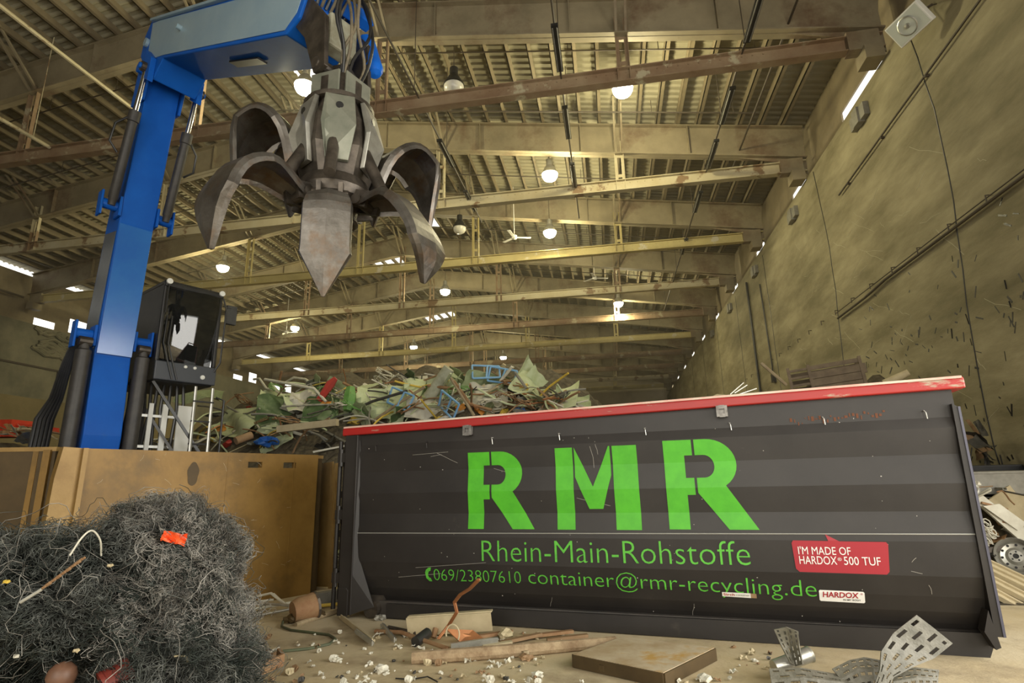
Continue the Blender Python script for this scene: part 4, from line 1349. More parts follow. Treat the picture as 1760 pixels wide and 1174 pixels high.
def chunk_mb(s, seed):
    q = random.Random(seed)
    bm = bmesh.new()
    bmesh.ops.create_icosphere(bm, subdivisions=2, radius=s)
    ph = [q.uniform(0, 6.28) for _ in range(3)]
    for v in bm.verts:
        k = .75 + .3 * math.sin(5 * v.co.x / s + ph[0]) * math.sin(4 * v.co.y / s + ph[1]) + q.uniform(-.12, .12)
        v.co = Vector((v.co.x * k * 1.3, v.co.y * k, v.co.z * k * .7))
    m = MB()
    bm.verts.index_update()
    m.v = [tuple(v.co) for v in bm.verts]
    m.f = [tuple(x.index for x in f.verts) for f in bm.faces]
    bm.free()
    return m


def board_mb(L, w, t):
    return MB().box((0, 0, 0), (L, w, t))


def channel_mb(L, w, h, t=.012):
    return MB().box((0, 0, 0), (L, w, t)).box((0, w / 2 - t / 2, h / 2 + t / 2), (L, t, h)).box((0, -w / 2 + t / 2, h / 2 + t / 2), (L, t, h))


def coil_mb(r, turns, wr, seed):
    q = random.Random(seed)
    pts = []
    for i in range(int(turns * 12)):
        a = i / 12 * 6.283
        k = r * (1 + .25 * math.sin(2.3 * a + seed))
        pts.append((k * math.cos(a), k * math.sin(a) * .8, .02 * i / 12 + .1 * r * math.sin(1.7 * a)))
    return MB().tube(pts, wr, 5)


def frame_mb(w, h, r):
    m = MB()
    c = [(-w / 2, -h / 2, 0), (w / 2, -h / 2, .05), (w / 2, h / 2, 0), (-w / 2, h / 2, .04)]
    for i in range(4):
        m.tube([c[i], c[(i + 1) % 4]], r, 6)
    m.tube([(0, -h / 2, .02), (0.05, h / 2, .02)], r, 6)
    return m


PROTO = {
    'plastic_sheet': [sheet_mb(1.0, .8, .05, 1), sheet_mb(1.2, .5, .06, 2), sheet_mb(.9, .6, .07, 3, fold_=.2), sheet_mb(1.0, .4, .05, 4, fold_=.35), sheet_mb(1.1, .7, .06, 5), sheet_mb(1.3, .3, .08, 6)],
    'bent_pipe': [pipe_mb(1.5, .026, .16, i) for i in range(5)],
    'scrap_board': [board_mb(1.4, .2, .03), board_mb(1.1, .32, .02), board_mb(1.7, .12, .05)],
    'metal_profile': [channel_mb(1.3, .1, .05), channel_mb(1.0, .07, .07), channel_mb(1.6, .13, .04)],
    'scrap_lump': [chunk_mb(.2, i) for i in range(5)],
    'wire_coil': [coil_mb(.28, 3.4, .012, i) for i in range(4)],
}
CACHE = {}


def scrap(kind, variant, pos, rot, scale, colour, label, cat, group=None, name=None):
    key = (kind, variant % len(PROTO[kind]))
    if key not in CACHE:
        CACHE[key] = PROTO[kind][key[1]].mesh(kind, smooth=kind != 'scrap_board')
        CACHE[key].materials.append(PAL['grey'])
    o = bpy.data.objects.new(name or kind, CACHE[key])
    COL.objects.link(o)
    o.location = tuple(map(float, pos))
    o.rotation_euler = rot
    o.scale = scale if isinstance(scale, tuple) else (scale,) * 3
    o.material_slots[0].link = 'OBJECT'
    o.material_slots[0].material = PAL[colour]
    return tag(o, label, cat, group)


# ------------------------------------------------------------------ scrap heap behind the container
def sstep(a, b, x):  # smooth rise from a to b (falls when a > b)
    t = min(1, max(0, (x - a) / (b - a)))
    return t * t * (3 - 2 * t)


CREST = [(-18, 2.6), (-14.5, 3.0), (-11.5, 4.3), (-8.5, 5.0), (-5.5, 4.95), (-4, 5.0), (-2.2, 5.05), (-1.0, 4.6), (0.0, 3.6), (1.2, 2.4), (2.4, 1.4)]


def crest(x):
    for (a, za), (b, zb) in zip(CREST, CREST[1:]):
        if x <= b:
            return za + (zb - za) * max(0, (x - a)) / (b - a)
    return 1.0


def heap_z(x, y):
    c = crest(x)
    f = sstep(10.2, 17.2, y) * (1 - sstep(18.5, 24, y))
    w = .16 * math.sin(1.9 * x + .7 * y) + .14 * math.sin(1.1 * y - 2.6 * x) + .07 * math.sin(5 * x + 4 * y)
    return max(0.02, c * f + w * f)


m = MB()
gx = np.arange(-19, 3.4, .22)
gy = np.arange(9.8, 24.4, .25)
m.add([(x, y, heap_z(x, y) + (random.uniform(-.07, .07) if heap_z(x, y) > .1 else 0)) for x in gx for y in gy], [(i * len(gy) + j, i * len(gy) + j + 1, (i + 1) * len(gy) + j + 1, (i + 1) * len(gy) + j) for i in range(len(gx) - 1) for j in range(len(gy) - 1)])
o = put('scrap_mass', m, M_heap, origin=(-7, 17, 0))
tag(o, 'dense mass of mixed scrap in a high heap behind the container', 'scrap heap', kind='stuff')


def heap_hit(px, py):
    d = ray(px, py)
    for t in np.linspace(7, 30, 900):
        P = O3 + d * t
        if 10 < P[1] < 24 and -19 < P[0] < 3.3 and P[2] < heap_z(P[0], P[1]):
            return P
    return None


rs = random.Random(5)
TOP = [(285, 690), (360, 668), (430, 655), (520, 652), (600, 662), (700, 660), (760, 652), (850, 655), (900, 662), (985, 700)]


def top_y(px):
    for (a, ya), (b, yb) in zip(TOP, TOP[1:]):
        if px <= b:
            return ya + (yb - ya) * max(0, px - a) / (b - a)
    return 700


def bottom_y(px):
    return 775 if px < 590 else 742 - (px - 590) * .083


def region(px):
    return 'near the ladder' if px < 400 else 'above the bunker box' if px < 600 else 'above the red rim' if px < 790 else 'at its dusty end'


MIXES = [
    # kind, colours, count, category, words, scale range
    ('plastic_sheet', ['pale green', 'pale green', 'grey-green', 'pale green', 'grey-green', 'dark green'], 34, 'plastic sheet', '{c} crumpled plastic sheet in the scrap heap {r}', (.7, 1.5)),
    ('plastic_sheet', ['off-white', 'beige', 'black', 'silver'], 30, 'sheet', '{c} crumpled thin sheet in the scrap heap {r}', (.35, .8)),
    ('bent_pipe', ['silver', 'grey', 'rust', 'off-white', 'brown', 'yellow', 'copper', 'black', 'pale green', 'pale green'], 110, 'pipe', '{c} bent thin pipe in the scrap heap {r}', (.5, 1.1)),
    ('metal_profile', ['silver', 'grey', 'off-white', 'grey-green'], 34, 'profile', '{c} metal profile in the scrap heap {r}', (.5, 1.0)),
    ('scrap_board', ['beige', 'wood', 'brown', 'beige'], 22, 'board', '{c} board in the scrap heap {r}', (.5, 1.0)),
    ('scrap_lump', ['black', 'brown', 'grey', 'off-white', 'orange', 'yellow', 'deep blue', 'red'], 40, 'scrap lump', '{c} scrap lump in the scrap heap {r}', (.5, 1.1)),
    ('wire_coil', ['black', 'silver', 'bright green', 'rust', 'off-white'], 20, 'wire coil', '{c} loose wire coil in the scrap heap {r}', (.6, 1.3)),
]
for kind, cols, cnt, cat, words_, (s0, s1) in MIXES:
    for i in range(cnt):
        for _ in range(20):
            px = rs.uniform(282, 985)
            ty, by = top_y(px), bottom_y(px)
            if by - ty < 8:
                continue
            P = heap_hit(px, rs.uniform(ty, by))
            if P is not None:
                break
        else:
            continue
        c = rs.choice(cols)
        reg = region(px)
        sc_ = rs.uniform(s0, s1)
        scrap(kind, rs.randrange(9), P + np.array([0, -.42 if kind in ('bent_pipe', 'wire_coil') else -.05, rs.uniform(.1, .3) if kind in ('bent_pipe', 'wire_coil') else rs.uniform(.02, .12)]), (rs.uniform(.2, 1.3) if kind == 'plastic_sheet' else rs.uniform(-.6, .6), rs.uniform(-.6, .6), rs.uniform(0, 6.28)), sc_, c, words_.format(c=c, r=reg), cat, '%s %s pieces %s' % (c, cat, reg))


def hp(px, py, dz=.0):
    P = heap_hit(px, py)
    if P is None:
        P = at_y(px, py, 17)
    return Vector(P) + Vector((0, 0, dz))


# the pieces that stand out
P = hp(770, 668)
a, b = Vector(at_y(745, 672, P.y - .9)), Vector(at_y(772, 633, P.y - 1.0))
tag(put('concrete_post', MB().tube([a - (b - a) * .3, a, a.lerp(b, .5), b], [.17, .17, .165, .155], 12), mat('mossy_grey_post', (.42, .42, .32), (.3, .31, .22), rough=.85, scale=7, bump=.3), smooth=True), 'thick pale mottled post leaning at the top of the scrap heap', 'post')
P = hp(575, 672)
tag(put('red_tarpaulin', MB().tube([at_y(548, 688, P.y - 1.1), at_y(558, 675, P.y - 1.1), at_y(568, 660, P.y - 1.0), at_y(577, 650, P.y - 1.0)], [.09, .11, .13, .07], 7), PAL['red'], smooth=True), 'rolled dark red tarpaulin sticking up from the scrap heap', 'tarpaulin')
for i, (pts, col, lab) in enumerate((
        ([(436, 652), (446, 651), (458, 668), (475, 672), (500, 690)], 'off-white', 'off-white bent tube with a hooked end, leftmost on the scrap heap crest'),
        ([(455, 652), (500, 660), (540, 668), (560, 690)], 'off-white', 'long off-white tube lying across the scrap heap crest'),
        ([(490, 658), (505, 649), (525, 652), (548, 668), (556, 690)], 'off-white', 'off-white bowed tube arching on the scrap heap crest'),
        ([(480, 655), (484, 638)], 'rust', 'short rusty rod standing up from the scrap heap crest'),
        ([(500, 690), (535, 655)], 'rust', 'rusty rod leaning among the off-white tubes'),
        ([(590, 658), (625, 676), (640, 690)], 'rust', 'thin rusty rod right of the rolled red tarpaulin'),
        ([(640, 725), (690, 690), (730, 665)], 'wood', 'long grey pole slanting up across the pale sheets'),
        ([(775, 650), (800, 690), (815, 715)], 'wood', 'pale pole leaning down right of the thick mottled post'),
        ([(780, 655), (808, 695), (845, 705)], 'rust', 'thin brown rod beside the pale pole'),
        ([(600, 708), (640, 690), (700, 672)], 'black', 'long dark bar lying behind the bright green bag'),
        ([(735, 663), (780, 668)], 'rust', 'reddish rod lying in front of the thick mottled post'),
        ([(860, 655), (873, 640), (880, 630)], 'off-white', 'short off-white tube standing near the blue frame'),
        ([(885, 640), (905, 668)], 'silver', 'silver rod at the right end of the scrap heap crest'))):
    Y = hp(pts[len(pts) // 2][0], max(pts[len(pts) // 2][1], top_y(pts[len(pts) // 2][0]) + 4)).y - .95
    tag(put('heap_rod', MB().tube([at_y(p[0], p[1], Y - .1 * k) for k, p in enumerate(pts)], .04, 8), PAL[col], smooth=True), lab, 'rod')
P = hp(600, 690)
tag(put('green_bag', MB().tube([at_y(603, 666, P.y - 1.1), at_y(602, 680, P.y - 1.15), at_y(600, 692, P.y - 1.2), at_y(597, 706, P.y - 1.25)], [.12, .17, .17, .12], 6), PAL['bright green']), 'upright bright green plastic bag on the scrap heap', 'bag')
for i, (px, py, w, h, col, lab, rx, rz) in enumerate((
        (655, 705, 1.15, 1.0, 'pale green', 'large pale green crumpled sheet, left of the light blue tubing', 1.2, .3),
        (686, 708, .9, 1.2, 'pale green', 'large pale green pointed sheet just left of the light blue tubing', 1.3, -.4),
        (750, 685, 1.9, 1.1, 'pale green', 'wide pale green mesh sheet below the thick mottled post', .9, .1),
        (420, 735, 1.9, 1.0, 'pale green', 'broad pale green mesh sheet above the left slot of the bunker box', 1.0, -.35),
        (485, 715, 1.1, 1.0, 'dark green', 'dark green folded sheet in the middle of the scrap heap', 1.1, .6),
        (560, 715, 1.0, .8, 'dark green', 'dark green sheet beside the white crumpled sheet', 1.1, .1),
        (535, 702, .9, .7, 'off-white', 'white crumpled sheet below the rolled red tarpaulin', 1.0, .4),
        (350, 690, 1.5, .7, 'grey-green', 'grey-green sheet behind the cab ladder', .7, .3),
        (840, 690, 1.2, .8, 'off-white', 'off-white dusty sheet under the light blue frame', .9, .1),
        (735, 715, 1.0, .6, 'off-white', 'off-white sheet edge just above the red rim', 1.0, .2))):
    P = hp(px, py)
    mm_ = sheet_mb(w, h, .13, 40 + i)
    o = put('mesh_sheet', mm_, PAL[col], origin=(0, 0, 0), smooth=True)
    o.location = P + Vector((0, -.25, .12))
    o.rotation_euler = (rx, 0, rz)
    tag(o, lab, 'plastic sheet')
for i, (px, py, lab) in enumerate(((845, 660, 'light blue tube frame on the heap crest, left of two'), (872, 666, 'light blue tube frame on the heap crest, right of two'), (705, 705, 'light blue bent tubing beside the large pale green sheet'), (785, 715, 'light blue tubing just above the red rim'))):
    P = hp(px, py)
    o = put('blue_frame', frame_mb(.75, .42, .028), PAL['blue'], origin=(0, 0, 0))
    o.location = P + Vector((0, -.75, .2))
    o.rotation_euler = (1.1 + .2 * i, .2 * i, .3 - .3 * i)
    tag(o, lab, 'tube frame')
for px, py, s, col, lab in ((470, 768, .26, 'deep blue', 'bright blue plastic bag just above the bunker box slots'), (573, 705, .22, 'orange', 'orange plastic lump below the white bowed tubes'), (900, 678, .24, 'yellow', 'yellow lump at the right end of the scrap heap')):
    P = hp(px, py)
    o = put('plastic_bag', chunk_mb(s, px), PAL[col], origin=(0, 0, 0), smooth=False)
    o.location = P + Vector((0, -.3, .12))
    tag(o, lab, 'bag')
P = hp(560, 722)
tag(put('beige_beam', MB().bar(at_y(478, 738, 12.6), at_y(580, 726, 12.4), .12, .16), PAL['beige']), 'long beige beam lying across the scrap heap above the bunker box', 'beam')
tag(put('cardboard_tube', MB().tube([at_y(405, 758, 11.6), at_y(432, 748, 11.9)], .09, 14), PAL['brown'], smooth=True), 'short brown cardboard tube just above the bunker box', 'tube')
for i in range(3):
    a, b = Vector(at_y(905 + 10 * i, 672 + 6 * i, 15.5 - .5 * i)), Vector(at_y(985 + 10 * i, 706 + 5 * i, 15.0 - .5 * i))
    s_ = (b - a)
    m = MB()
    for q in range(5):
        off = Vector((.05, -.12 * q, -.16 * q - (.03 if q % 2 else 0)))
        m.bar(a + off, b + off, .20, .02, up=(0, -.7, .7))
    tag(put('ribbed_sheet', m, mat('dusty_ribbed_panel', (.55, .48, .34), (.46, .39, .27), rough=.7, scale=3) if i == 0 else bpy.data.materials['dusty_ribbed_panel']), '%s of three dusty beige ribbed panels at the right end of the scrap heap' % ['uppermost', 'middle', 'lowest'][i], 'panel', 'dusty ribbed panels')
for i in range(16):
    P = at_d(rs.uniform(572, 592), rs.uniform(800, 1010), rs.uniform(9.9, 10.4))
    c = rs.choice(['off-white', 'silver', 'beige', 'black', 'pale green', 'grey'])
    scrap(rs.choice(['bent_pipe', 'metal_profile', 'scrap_board', 'plastic_sheet']), i, P, (rs.uniform(-.5, .9), rs.uniform(-.6, .6), rs.uniform(0, 6)), rs.uniform(.35, .6), c, '%s scrap piece in the gap between bunker box and container' % c, 'scrap piece', c + ' scrap in the gap', name='scrap_piece')
# low scrap at the far left, behind the darker bunker box
P = at_y(20, 735, 12.0)
tag(put('red_machine_arm', MB().bar(at_y(-30, 738, 11.5), at_y(36, 737, 11.5), .5, .4).bar(at_y(30, 730, 11.4), at_y(100, 738, 11.6), .07, .06).bar(at_y(30, 736, 11.4), at_y(100, 743, 11.6), .07, .06), PAL['orange'] if 0 else mat('orange_red_paint', (.7, .06, .02), (.5, .04, .02), rough=.5, scale=4)), 'orange-red machine part lying behind the darker bunker box', 'machine part')
m = MB()
gx = np.arange(-17.5, -11.0, .3)
gy = np.arange(8.0, 13.5, .3)
m.add([(x, y, (2.5 + .2 * math.sin(3 * x) + random.uniform(-.1, .1)) * sstep(8, 9.5, y) * (1 - sstep(12, 13.4, y)) * (1 - sstep(-12.6, -11.2, x)) + .01) for x in gx for y in gy], [(i * len(gy) + j, i * len(gy) + j + 1, (i + 1) * len(gy) + j + 1, (i + 1) * len(gy) + j) for i in range(len(gx) - 1) for j in range(len(gy) - 1)])
tag(put('scrap_mass', m, M_heap, origin=(-13, 10.5, 0)), 'low mass of scrap left of the blue boom', 'scrap heap', kind='stuff')
for i in range(14):
    px = rs.uniform(2, 100)
    P = at_y(px, rs.uniform(738, 756), rs.uniform(9.6, 11.0))
    scrap(rs.choice(['bent_pipe', 'metal_profile', 'scrap_lump', 'plastic_sheet']), i, P, (rs.uniform(-.4, .4), rs.uniform(-.4, .4), rs.uniform(0, 6)), .5, rs.choice(['rust', 'silver', 'beige', 'brown']), 'small scrap piece lying behind the darker bunker box left of the boom', 'scrap piece', 'scrap pieces left of the boom', name='scrap_piece')

# ------------------------------------------------------------------ scrap against the concrete wall, right of the container
def wall_heap_z(x, y):
    h = (1.40 + .6 * math.exp(-((y - 11.3) / .6) ** 2) * sstep(6.6, 5.4, x) + 2.1 * sstep(12.3, 13.5, y)) * sstep(9.2, 10.4, y) * sstep(4.0 - .7 * sstep(11.5, 12.5, y), 5.5 - .9 * sstep(11.5, 12.5, y), x) * (1 - sstep(16, 20, y))
    return max(.01, h * (1 + .08 * math.sin(5 * x) * math.sin(4 * y)))


m = MB()
gx = np.arange(3.2, 6.75, .15)
gy = np.arange(8.5, 20.2, .2)
m.add([(x, y, wall_heap_z(x, y) + random.uniform(-.04, .04) * (wall_heap_z(x, y) > .1)) for x in gx for y in gy], [(i * len(gy) + j, i * len(gy) + j + 1, (i + 1) * len(gy) + j + 1, (i + 1) * len(gy) + j) for i in range(len(gx) - 1) for j in range(len(gy) - 1)])
tag(put('scrap_mass', m, M_heap, origin=(5.5, 13, 0)), 'dense mass of dark scrap against the concrete wall', 'scrap heap', kind='stuff')

# slatted crate on top, seen over the red rim
cr = Vector(at_d(1418, 652, 12.2))
crt = thing('slatted_crate', 'brown slatted crate on the scrap by the concrete wall, seen over the red rim', 'crate', cr + Vector((0, 0, -.35)))
cx, cy = Vector((.96, -.28, 0)), Vector((.28, .96, 0))
UC = Matrix((cx, cy, Vector((0, 0, 1)))).transposed() @ Matrix.Rotation(R(-5), 3, 'Y')
L_, D_ = 1.35, .75
M_crate = mat('crate_brown', (.10, .07, .042), (.15, .11, .065), rough=.75, scale=6)
for k, z in enumerate((-.25, -.09, .07, .23)):
    b = MB()
    b.box(cr + UC @ Vector((.2, -D_ / 2, z)), (.95, .03, .15 if k != 3 else .09), UC).box(cr + UC @ Vector((L_ / 2, 0, z)), (.03, D_, .13), UC).box(cr + UC @ Vector((-L_ / 2, 0, z)), (.03, D_, .08), UC).box(cr + UC @ Vector((0, D_ / 2, z)), (L_, .03, .1), UC).box(cr + UC @ Vector((-.47, -D_ / 2, z)), (.42, .03, .05), UC)
    put('slat_row', b, M_crate, crt)
b = MB()
for a in (-L_ / 2, -.28, L_ / 2):
    b.box(cr + UC @ Vector((a, -D_ / 2, 0)), (.06, .06, .62), UC)
b.box(cr + UC @ Vector((L_ / 2 + .03, -D_ / 2, .05)), (.1, .05, .2), UC)
put('post_frame', b, M_crate, crt)
put('crate_base', MB().box(cr + UC @ Vector((0, 0, -.31)), (L_, D_, .05), UC), M_browndark, crt)
tag(put('wooden_handle', MB().tube([at_d(1308, 624, 12.4), at_d(1352, 662, 12.2)], .035, 8), PAL['wood'], smooth=True), 'thin grey pole leaning left of the slatted crate', 'pole')
tag(put('pale_roll', MB().tube([at_d(1520, 660, 11.5), at_d(1562, 640, 11.3)], [.09, .07], 12), PAL['beige'], smooth=True), 'pale roll end lying right of the slatted crate', 'roll')
for i, (a, b) in enumerate((((1255, 678), (1278, 658)), ((1262, 676), (1284, 662)), ((1270, 678), (1300, 668)))):
    tag(put('metal_strip', MB().bar(at_d(*a, 12.3 + .1 * i), at_d(*b, 12.3 + .1 * i), .06, .02), PAL['silver']), 'pale metal strip sticking up behind the red rim', 'strip', 'pale strips behind the rim')
tag(put('wire_hook', MB().tube([at_d(1222, 684, 12), at_d(1232, 679, 12), at_d(1246, 680, 12), at_d(1252, 684, 12)], .02, 6), PAL['beige'], smooth=True), 'thin pale bent wire just above the red rim', 'wire')

tr_c = Vector(at_d(1722, 826, 8.75))
trt = thing('black_tray', 'black open tray on the scrap at the wall, right of the container', 'tray', tr_c + Vector((0, 0, -.15)))
UT = Matrix.Rotation(R(-14), 3, 'Z') @ Matrix.Rotation(R(7), 3, 'X')
b = MB().box(tr_c + UT @ Vector((0, 0, -.13)), (.9, .8, .03), UT)
put('tray_floor', b, M_dark, trt)
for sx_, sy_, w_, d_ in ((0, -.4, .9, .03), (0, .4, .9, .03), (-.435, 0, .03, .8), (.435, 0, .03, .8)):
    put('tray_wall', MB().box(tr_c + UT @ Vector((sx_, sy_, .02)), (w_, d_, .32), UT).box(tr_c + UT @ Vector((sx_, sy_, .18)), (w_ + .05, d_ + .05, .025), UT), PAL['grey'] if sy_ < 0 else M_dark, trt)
# wheel rim
wc0 = Vector(at_d(1747, 957, 7.9))
ax = Vector((-.55, -.78, .28)).normalized()
wh = thing('wheel_rim', 'grey steel car wheel rim lying in the scrap right of the container', 'wheel', wc0 + Vector((0, 0, -.23)))
put('rim_barrel', MB().lathe([(.235, .09), (.245, .08), (.225, .05), (.205, 0), (.21, -.07), (.245, -.09), (.235, -.1), (.2, -.07), (.195, 0), (.215, .06), (.235, .09)], wc0, ax, 32), PAL['grey'], wh, smooth=True)
dsc = MB().lathe([(.20, .0), (.17, .03), (.12, .015), (.08, .05), (.035, .05), (.035, .02)], wc0, ax, 32)
put('wheel_disc', dsc, PAL['silver'], wh, smooth=True)
hl = MB()
s_ = ax.orthogonal().normalized()
t_ = ax.cross(s_)
for k in range(5):
    a = k * 1.2566
    hl.disc(wc0 + ax * .052 + (s_ * math.cos(a) + t_ * math.sin(a)) * .058, .012, ax, 10)
for k in range(10):
    a = k * .6283
    hl.disc(wc0 + ax * .034 + (s_ * math.cos(a) + t_ * math.sin(a)) * .152, .017, ax, 10)
hl.disc(wc0 + ax * .03, .035, ax, 14)
put('bolt_hole', hl, M_dark, wh)


def flat_piece(name, corners, th, material, label, cat):
    """a plate through three or four real points with its own thickness"""
    P = [Vector(c) for c in corners]
    nn = (P[1] - P[0]).cross(P[-1] - P[0]).normalized() * th
    n_ = len(P)
    m = MB().add([tuple(p) for p in P] + [tuple(p + nn) for p in P], [tuple(range(n_)), tuple(range(2 * n_ - 1, n_ - 1, -1))] + [(k, (k + 1) % n_, n_ + (k + 1) % n_, n_ + k) for k in range(n_)])
    return tag(put(name, m, material), label, cat)


flat_piece('tan_sheet', [at_d(1688, 868, 8.2), at_d(1752, 822, 8.45), at_d(1800, 880, 8.3), at_d(1740, 918, 8.1)], .03, PAL['beige'], 'tan folded panel lying below the black tray', 'panel')
flat_piece('white_plank', [at_d(1672, 858, 8.1), at_d(1690, 852, 8.1), at_d(1810, 945, 7.8), at_d(1795, 965, 7.8)], .04, PAL['off-white'], 'long white plank slanting down below the tan folded panel', 'plank')
flat_piece('white_plank', [at_d(1690, 870, 8.0), at_d(1718, 866, 8.0), at_d(1765, 900, 7.9), at_d(1750, 912, 7.9)], .03, PAL['off-white'], 'short broken white plank beside the container edge strip', 'plank')
tag(put('dark_profile', MB().bar(at_d(1690, 946, 8.1), at_d(1760, 938, 8.0), .07, .07), M_steel_d), 'dark steel profile lying left of the wheel rim', 'profile')
for i, dz in enumerate((0, 24, 50)):
    a, b = Vector(at_d(1694 + 4 * i, 972 + dz * .8, 7.55 - .16 * i)), Vector(at_d(1790 + 3 * i, 1018 + dz * .9, 7.15 - .1 * i))
    m = MB().bar(a, b, .26, .03, up=(.1, -.5, .8))
    for q in (-.11, 0, .11):
        sd = (b - a).normalized().cross(Vector((.1, -.5, .8))).normalized()
        m.bar(a + sd * q + Vector((0, -.02, .025)), b + sd * q + Vector((0, -.02, .025)), .03, .03, up=(.1, -.5, .8))
    tag(put('ribbed_board', m, PAL['beige']), '%s of three tan ribbed boards below the wheel rim' % ['uppermost', 'middle', 'lowest'][i], 'board', 'tan ribbed boards')
for i, (px, py) in enumerate(((1690, 905), (1697, 918), (1688, 928))):
    o = put('coil_spring', coil_mb(.09, 4, .008, i), PAL['off-white'], origin=(0, 0, 0))
    o.location = at_d(px, py, 7.9)
    o.rotation_euler = (1.0, .3 * i, .5)
    tag(o, 'small pale curled wire, %s of three beside the container edge strip' % ['uppermost', 'middle', 'lowest'][i], 'wire')
tag(put('pipe_clamp', MB().tube([at_d(1672, 842, 7.9) + np.array([.0, 0, .07 * math.sin(t)]) + np.array([.07 * math.cos(t), 0, 0]) for t in np.linspace(-2, 2.6, 14)], .02, 8), PAL['silver'], smooth=True), 'bent silver strap hooked beside the container edge below the tray', 'strap')
for i in range(44):
    px, py = rs.uniform(1660, 1770), rs.uniform(830, 1000)
    P = at_d(px, py, rs.uniform(8.0, 8.7))
    k = rs.choice(['bent_pipe', 'metal_profile', 'scrap_lump', 'scrap_board', 'plastic_sheet'])
    c = rs.choice(['black', 'brown', 'grey', 'off-white', 'rust'])
    scrap(k, i, P, (rs.uniform(-.8, .8), rs.uniform(-.5, .5), rs.uniform(0, 6)), rs.uniform(.25, .5), c, 'small %s scrap piece in the heap right of the container' % c, 'scrap piece', c + ' scrap right of the container', name='scrap_piece')
for i in range(12):
    P = at_d(rs.uniform(1650, 1700), rs.uniform(735, 815), rs.uniform(9.6, 10.1))
    scrap(rs.choice(['bent_pipe', 'scrap_board', 'plastic_sheet']), i, P, (rs.uniform(-.8, .8), rs.uniform(.3, 1.3), rs.uniform(0, 6)), rs.uniform(.25, .45), rs.choice(['black', 'brown']), 'dark scrap piece by the wall above the black tray', 'scrap piece', 'dark scrap above the tray', name='scrap_piece')

# ------------------------------------------------------------------ floor debris in front of the container
fp = lambda px, py, z=0.0: Vector(at_z(px, py, z))
pt_ = thing('steel_pallet', 'flat rusty tan steel plate pallet lying on the floor before the container', 'pallet', fp(1100, 1135))
A, B, C_, D = fp(985, 1124, .11), fp(1070, 1094, .11), fp(1228, 1113, .11), fp(1140, 1156, .11)
m = MB().add([tuple(p) for p in (A, B, C_, D)] + [tuple(p - Vector((0, 0, .012))) for p in (A, B, C_, D)], [(0, 1, 2, 3), (7, 6, 5, 4)] + [(k, (k + 1) % 4, 4 + (k + 1) % 4, 4 + k) for k in range(4)])
put('deck_plate', m, mat('dusty_rust_plate', (.34, .24, .13), (.5, .42, .3), rough=.7, scale=2.2, c3=(.42, .25, .07), s3=2, t3=(.55, .65)), pt_)
m = MB()
for p, q in ((A, B), (B, C_), (C_, D), (D, A)):
    m.bar(p - Vector((0, 0, .055)), q - Vector((0, 0, .055)), .03, .10)
m.bar(A.lerp(D, .32) + Vector((0, 0, -.06)) + (A - B).normalized() * .02, A.lerp(D, .38) + Vector((0, 0, -.06)) + (A - B).normalized() * .02, .02, .05)
put('side_frame', m, M_browndark, pt_)
tag(put('timber_log', MB().tube([fp(708, 1131, .05), fp(800, 1125, .06), fp(900, 1117, .055), fp(1058, 1103, .05)], [.055, .06, .06, .05], 10), mat('dirty_log', (.20, .13, .07), (.36, .27, .16), rough=.9, scale=9, bump=.4), smooth=True), 'long dirty brown pole lying left of the rusty steel pallet', 'pole')
b = MB()
a_, b_ = fp(700, 1078, .10), fp(845, 1068, .16)
b.bar(a_, b_, .02, .20, up=(0, -.25, .9)).bar(a_ + Vector((0, .03, .10)), b_ + Vector((0, .03, .10)), .09, .015)
tag(put('pale_channel', b, PAL['beige']), 'long pale painted steel channel leaning on the rubble below the copper wire', 'channel')
flat_piece('copper_plate', [fp(766, 1082, .14), fp(790, 1104, .02), fp(830, 1098, .03), fp(812, 1084, .10)], .015, PAL['copper'], 'bent copper-brown plate in front of the pale steel channel', 'plate')
b = MB().bar(fp(775, 1108, .04), fp(856, 1097, .06), .09, .012).bar(fp(775, 1112, .05), fp(856, 1101, .07), .012, .06)
tag(put('silver_channel', b, PAL['silver']), 'short silver channel lying below the copper-brown plate', 'channel')
cw = [fp(752, 1098, .02), fp(770, 1075, .14), fp(784, 1052, .30), fp(780, 1035, .40), fp(790, 1022, .50), fp(806, 1012, .58), fp(822, 996, .68)]
cwp = MB()
for q in (0, .015):
    cwp.tube([p + Vector((q, 0, 0)) for p in cw], .013, 8)
tag(put('copper_wire', cwp, PAL['copper'], smooth=True), 'bent copper pipe standing up in front of the container', 'copper pipe')
tag(put('thin_loop', MB().tube([fp(778, 1090, .12) + Vector((.07 * math.cos(t), 0, .09 * math.sin(t))) for t in np.linspace(-.6, 3.4, 14)], .008, 6), PAL['beige'], smooth=True), 'thin pale wire loop above the copper-brown plate', 'wire')
ham = thing('rubber_ended_bar', 'long rusty bar with a black rubber end roller on the floor', 'bar', fp(700, 1100))
put('bar', MB().tube([fp(645, 1085, .03), fp(690, 1087, .05), fp(720, 1098, .06), fp(770, 1115, .03)], .022, 8), PAL['rust'], ham, smooth=True)
put('roller', MB().tube([fp(714, 1104, .05), fp(735, 1088, .09)], .055, 12), M_dark, ham, smooth=True)
tag(put('dark_bar', MB().tube([fp(668, 1078, .04), fp(715, 1088, .04)], .02, 8), M_steel_d), 'short dark bar lying under the container corner', 'bar')
tag(put('rust_stub', MB().tube([fp(745, 1096, .02), fp(749, 1080, .10)], .03, 10), PAL['rust']), 'short upright rusty pipe stub beside the bent copper pipe', 'pipe')
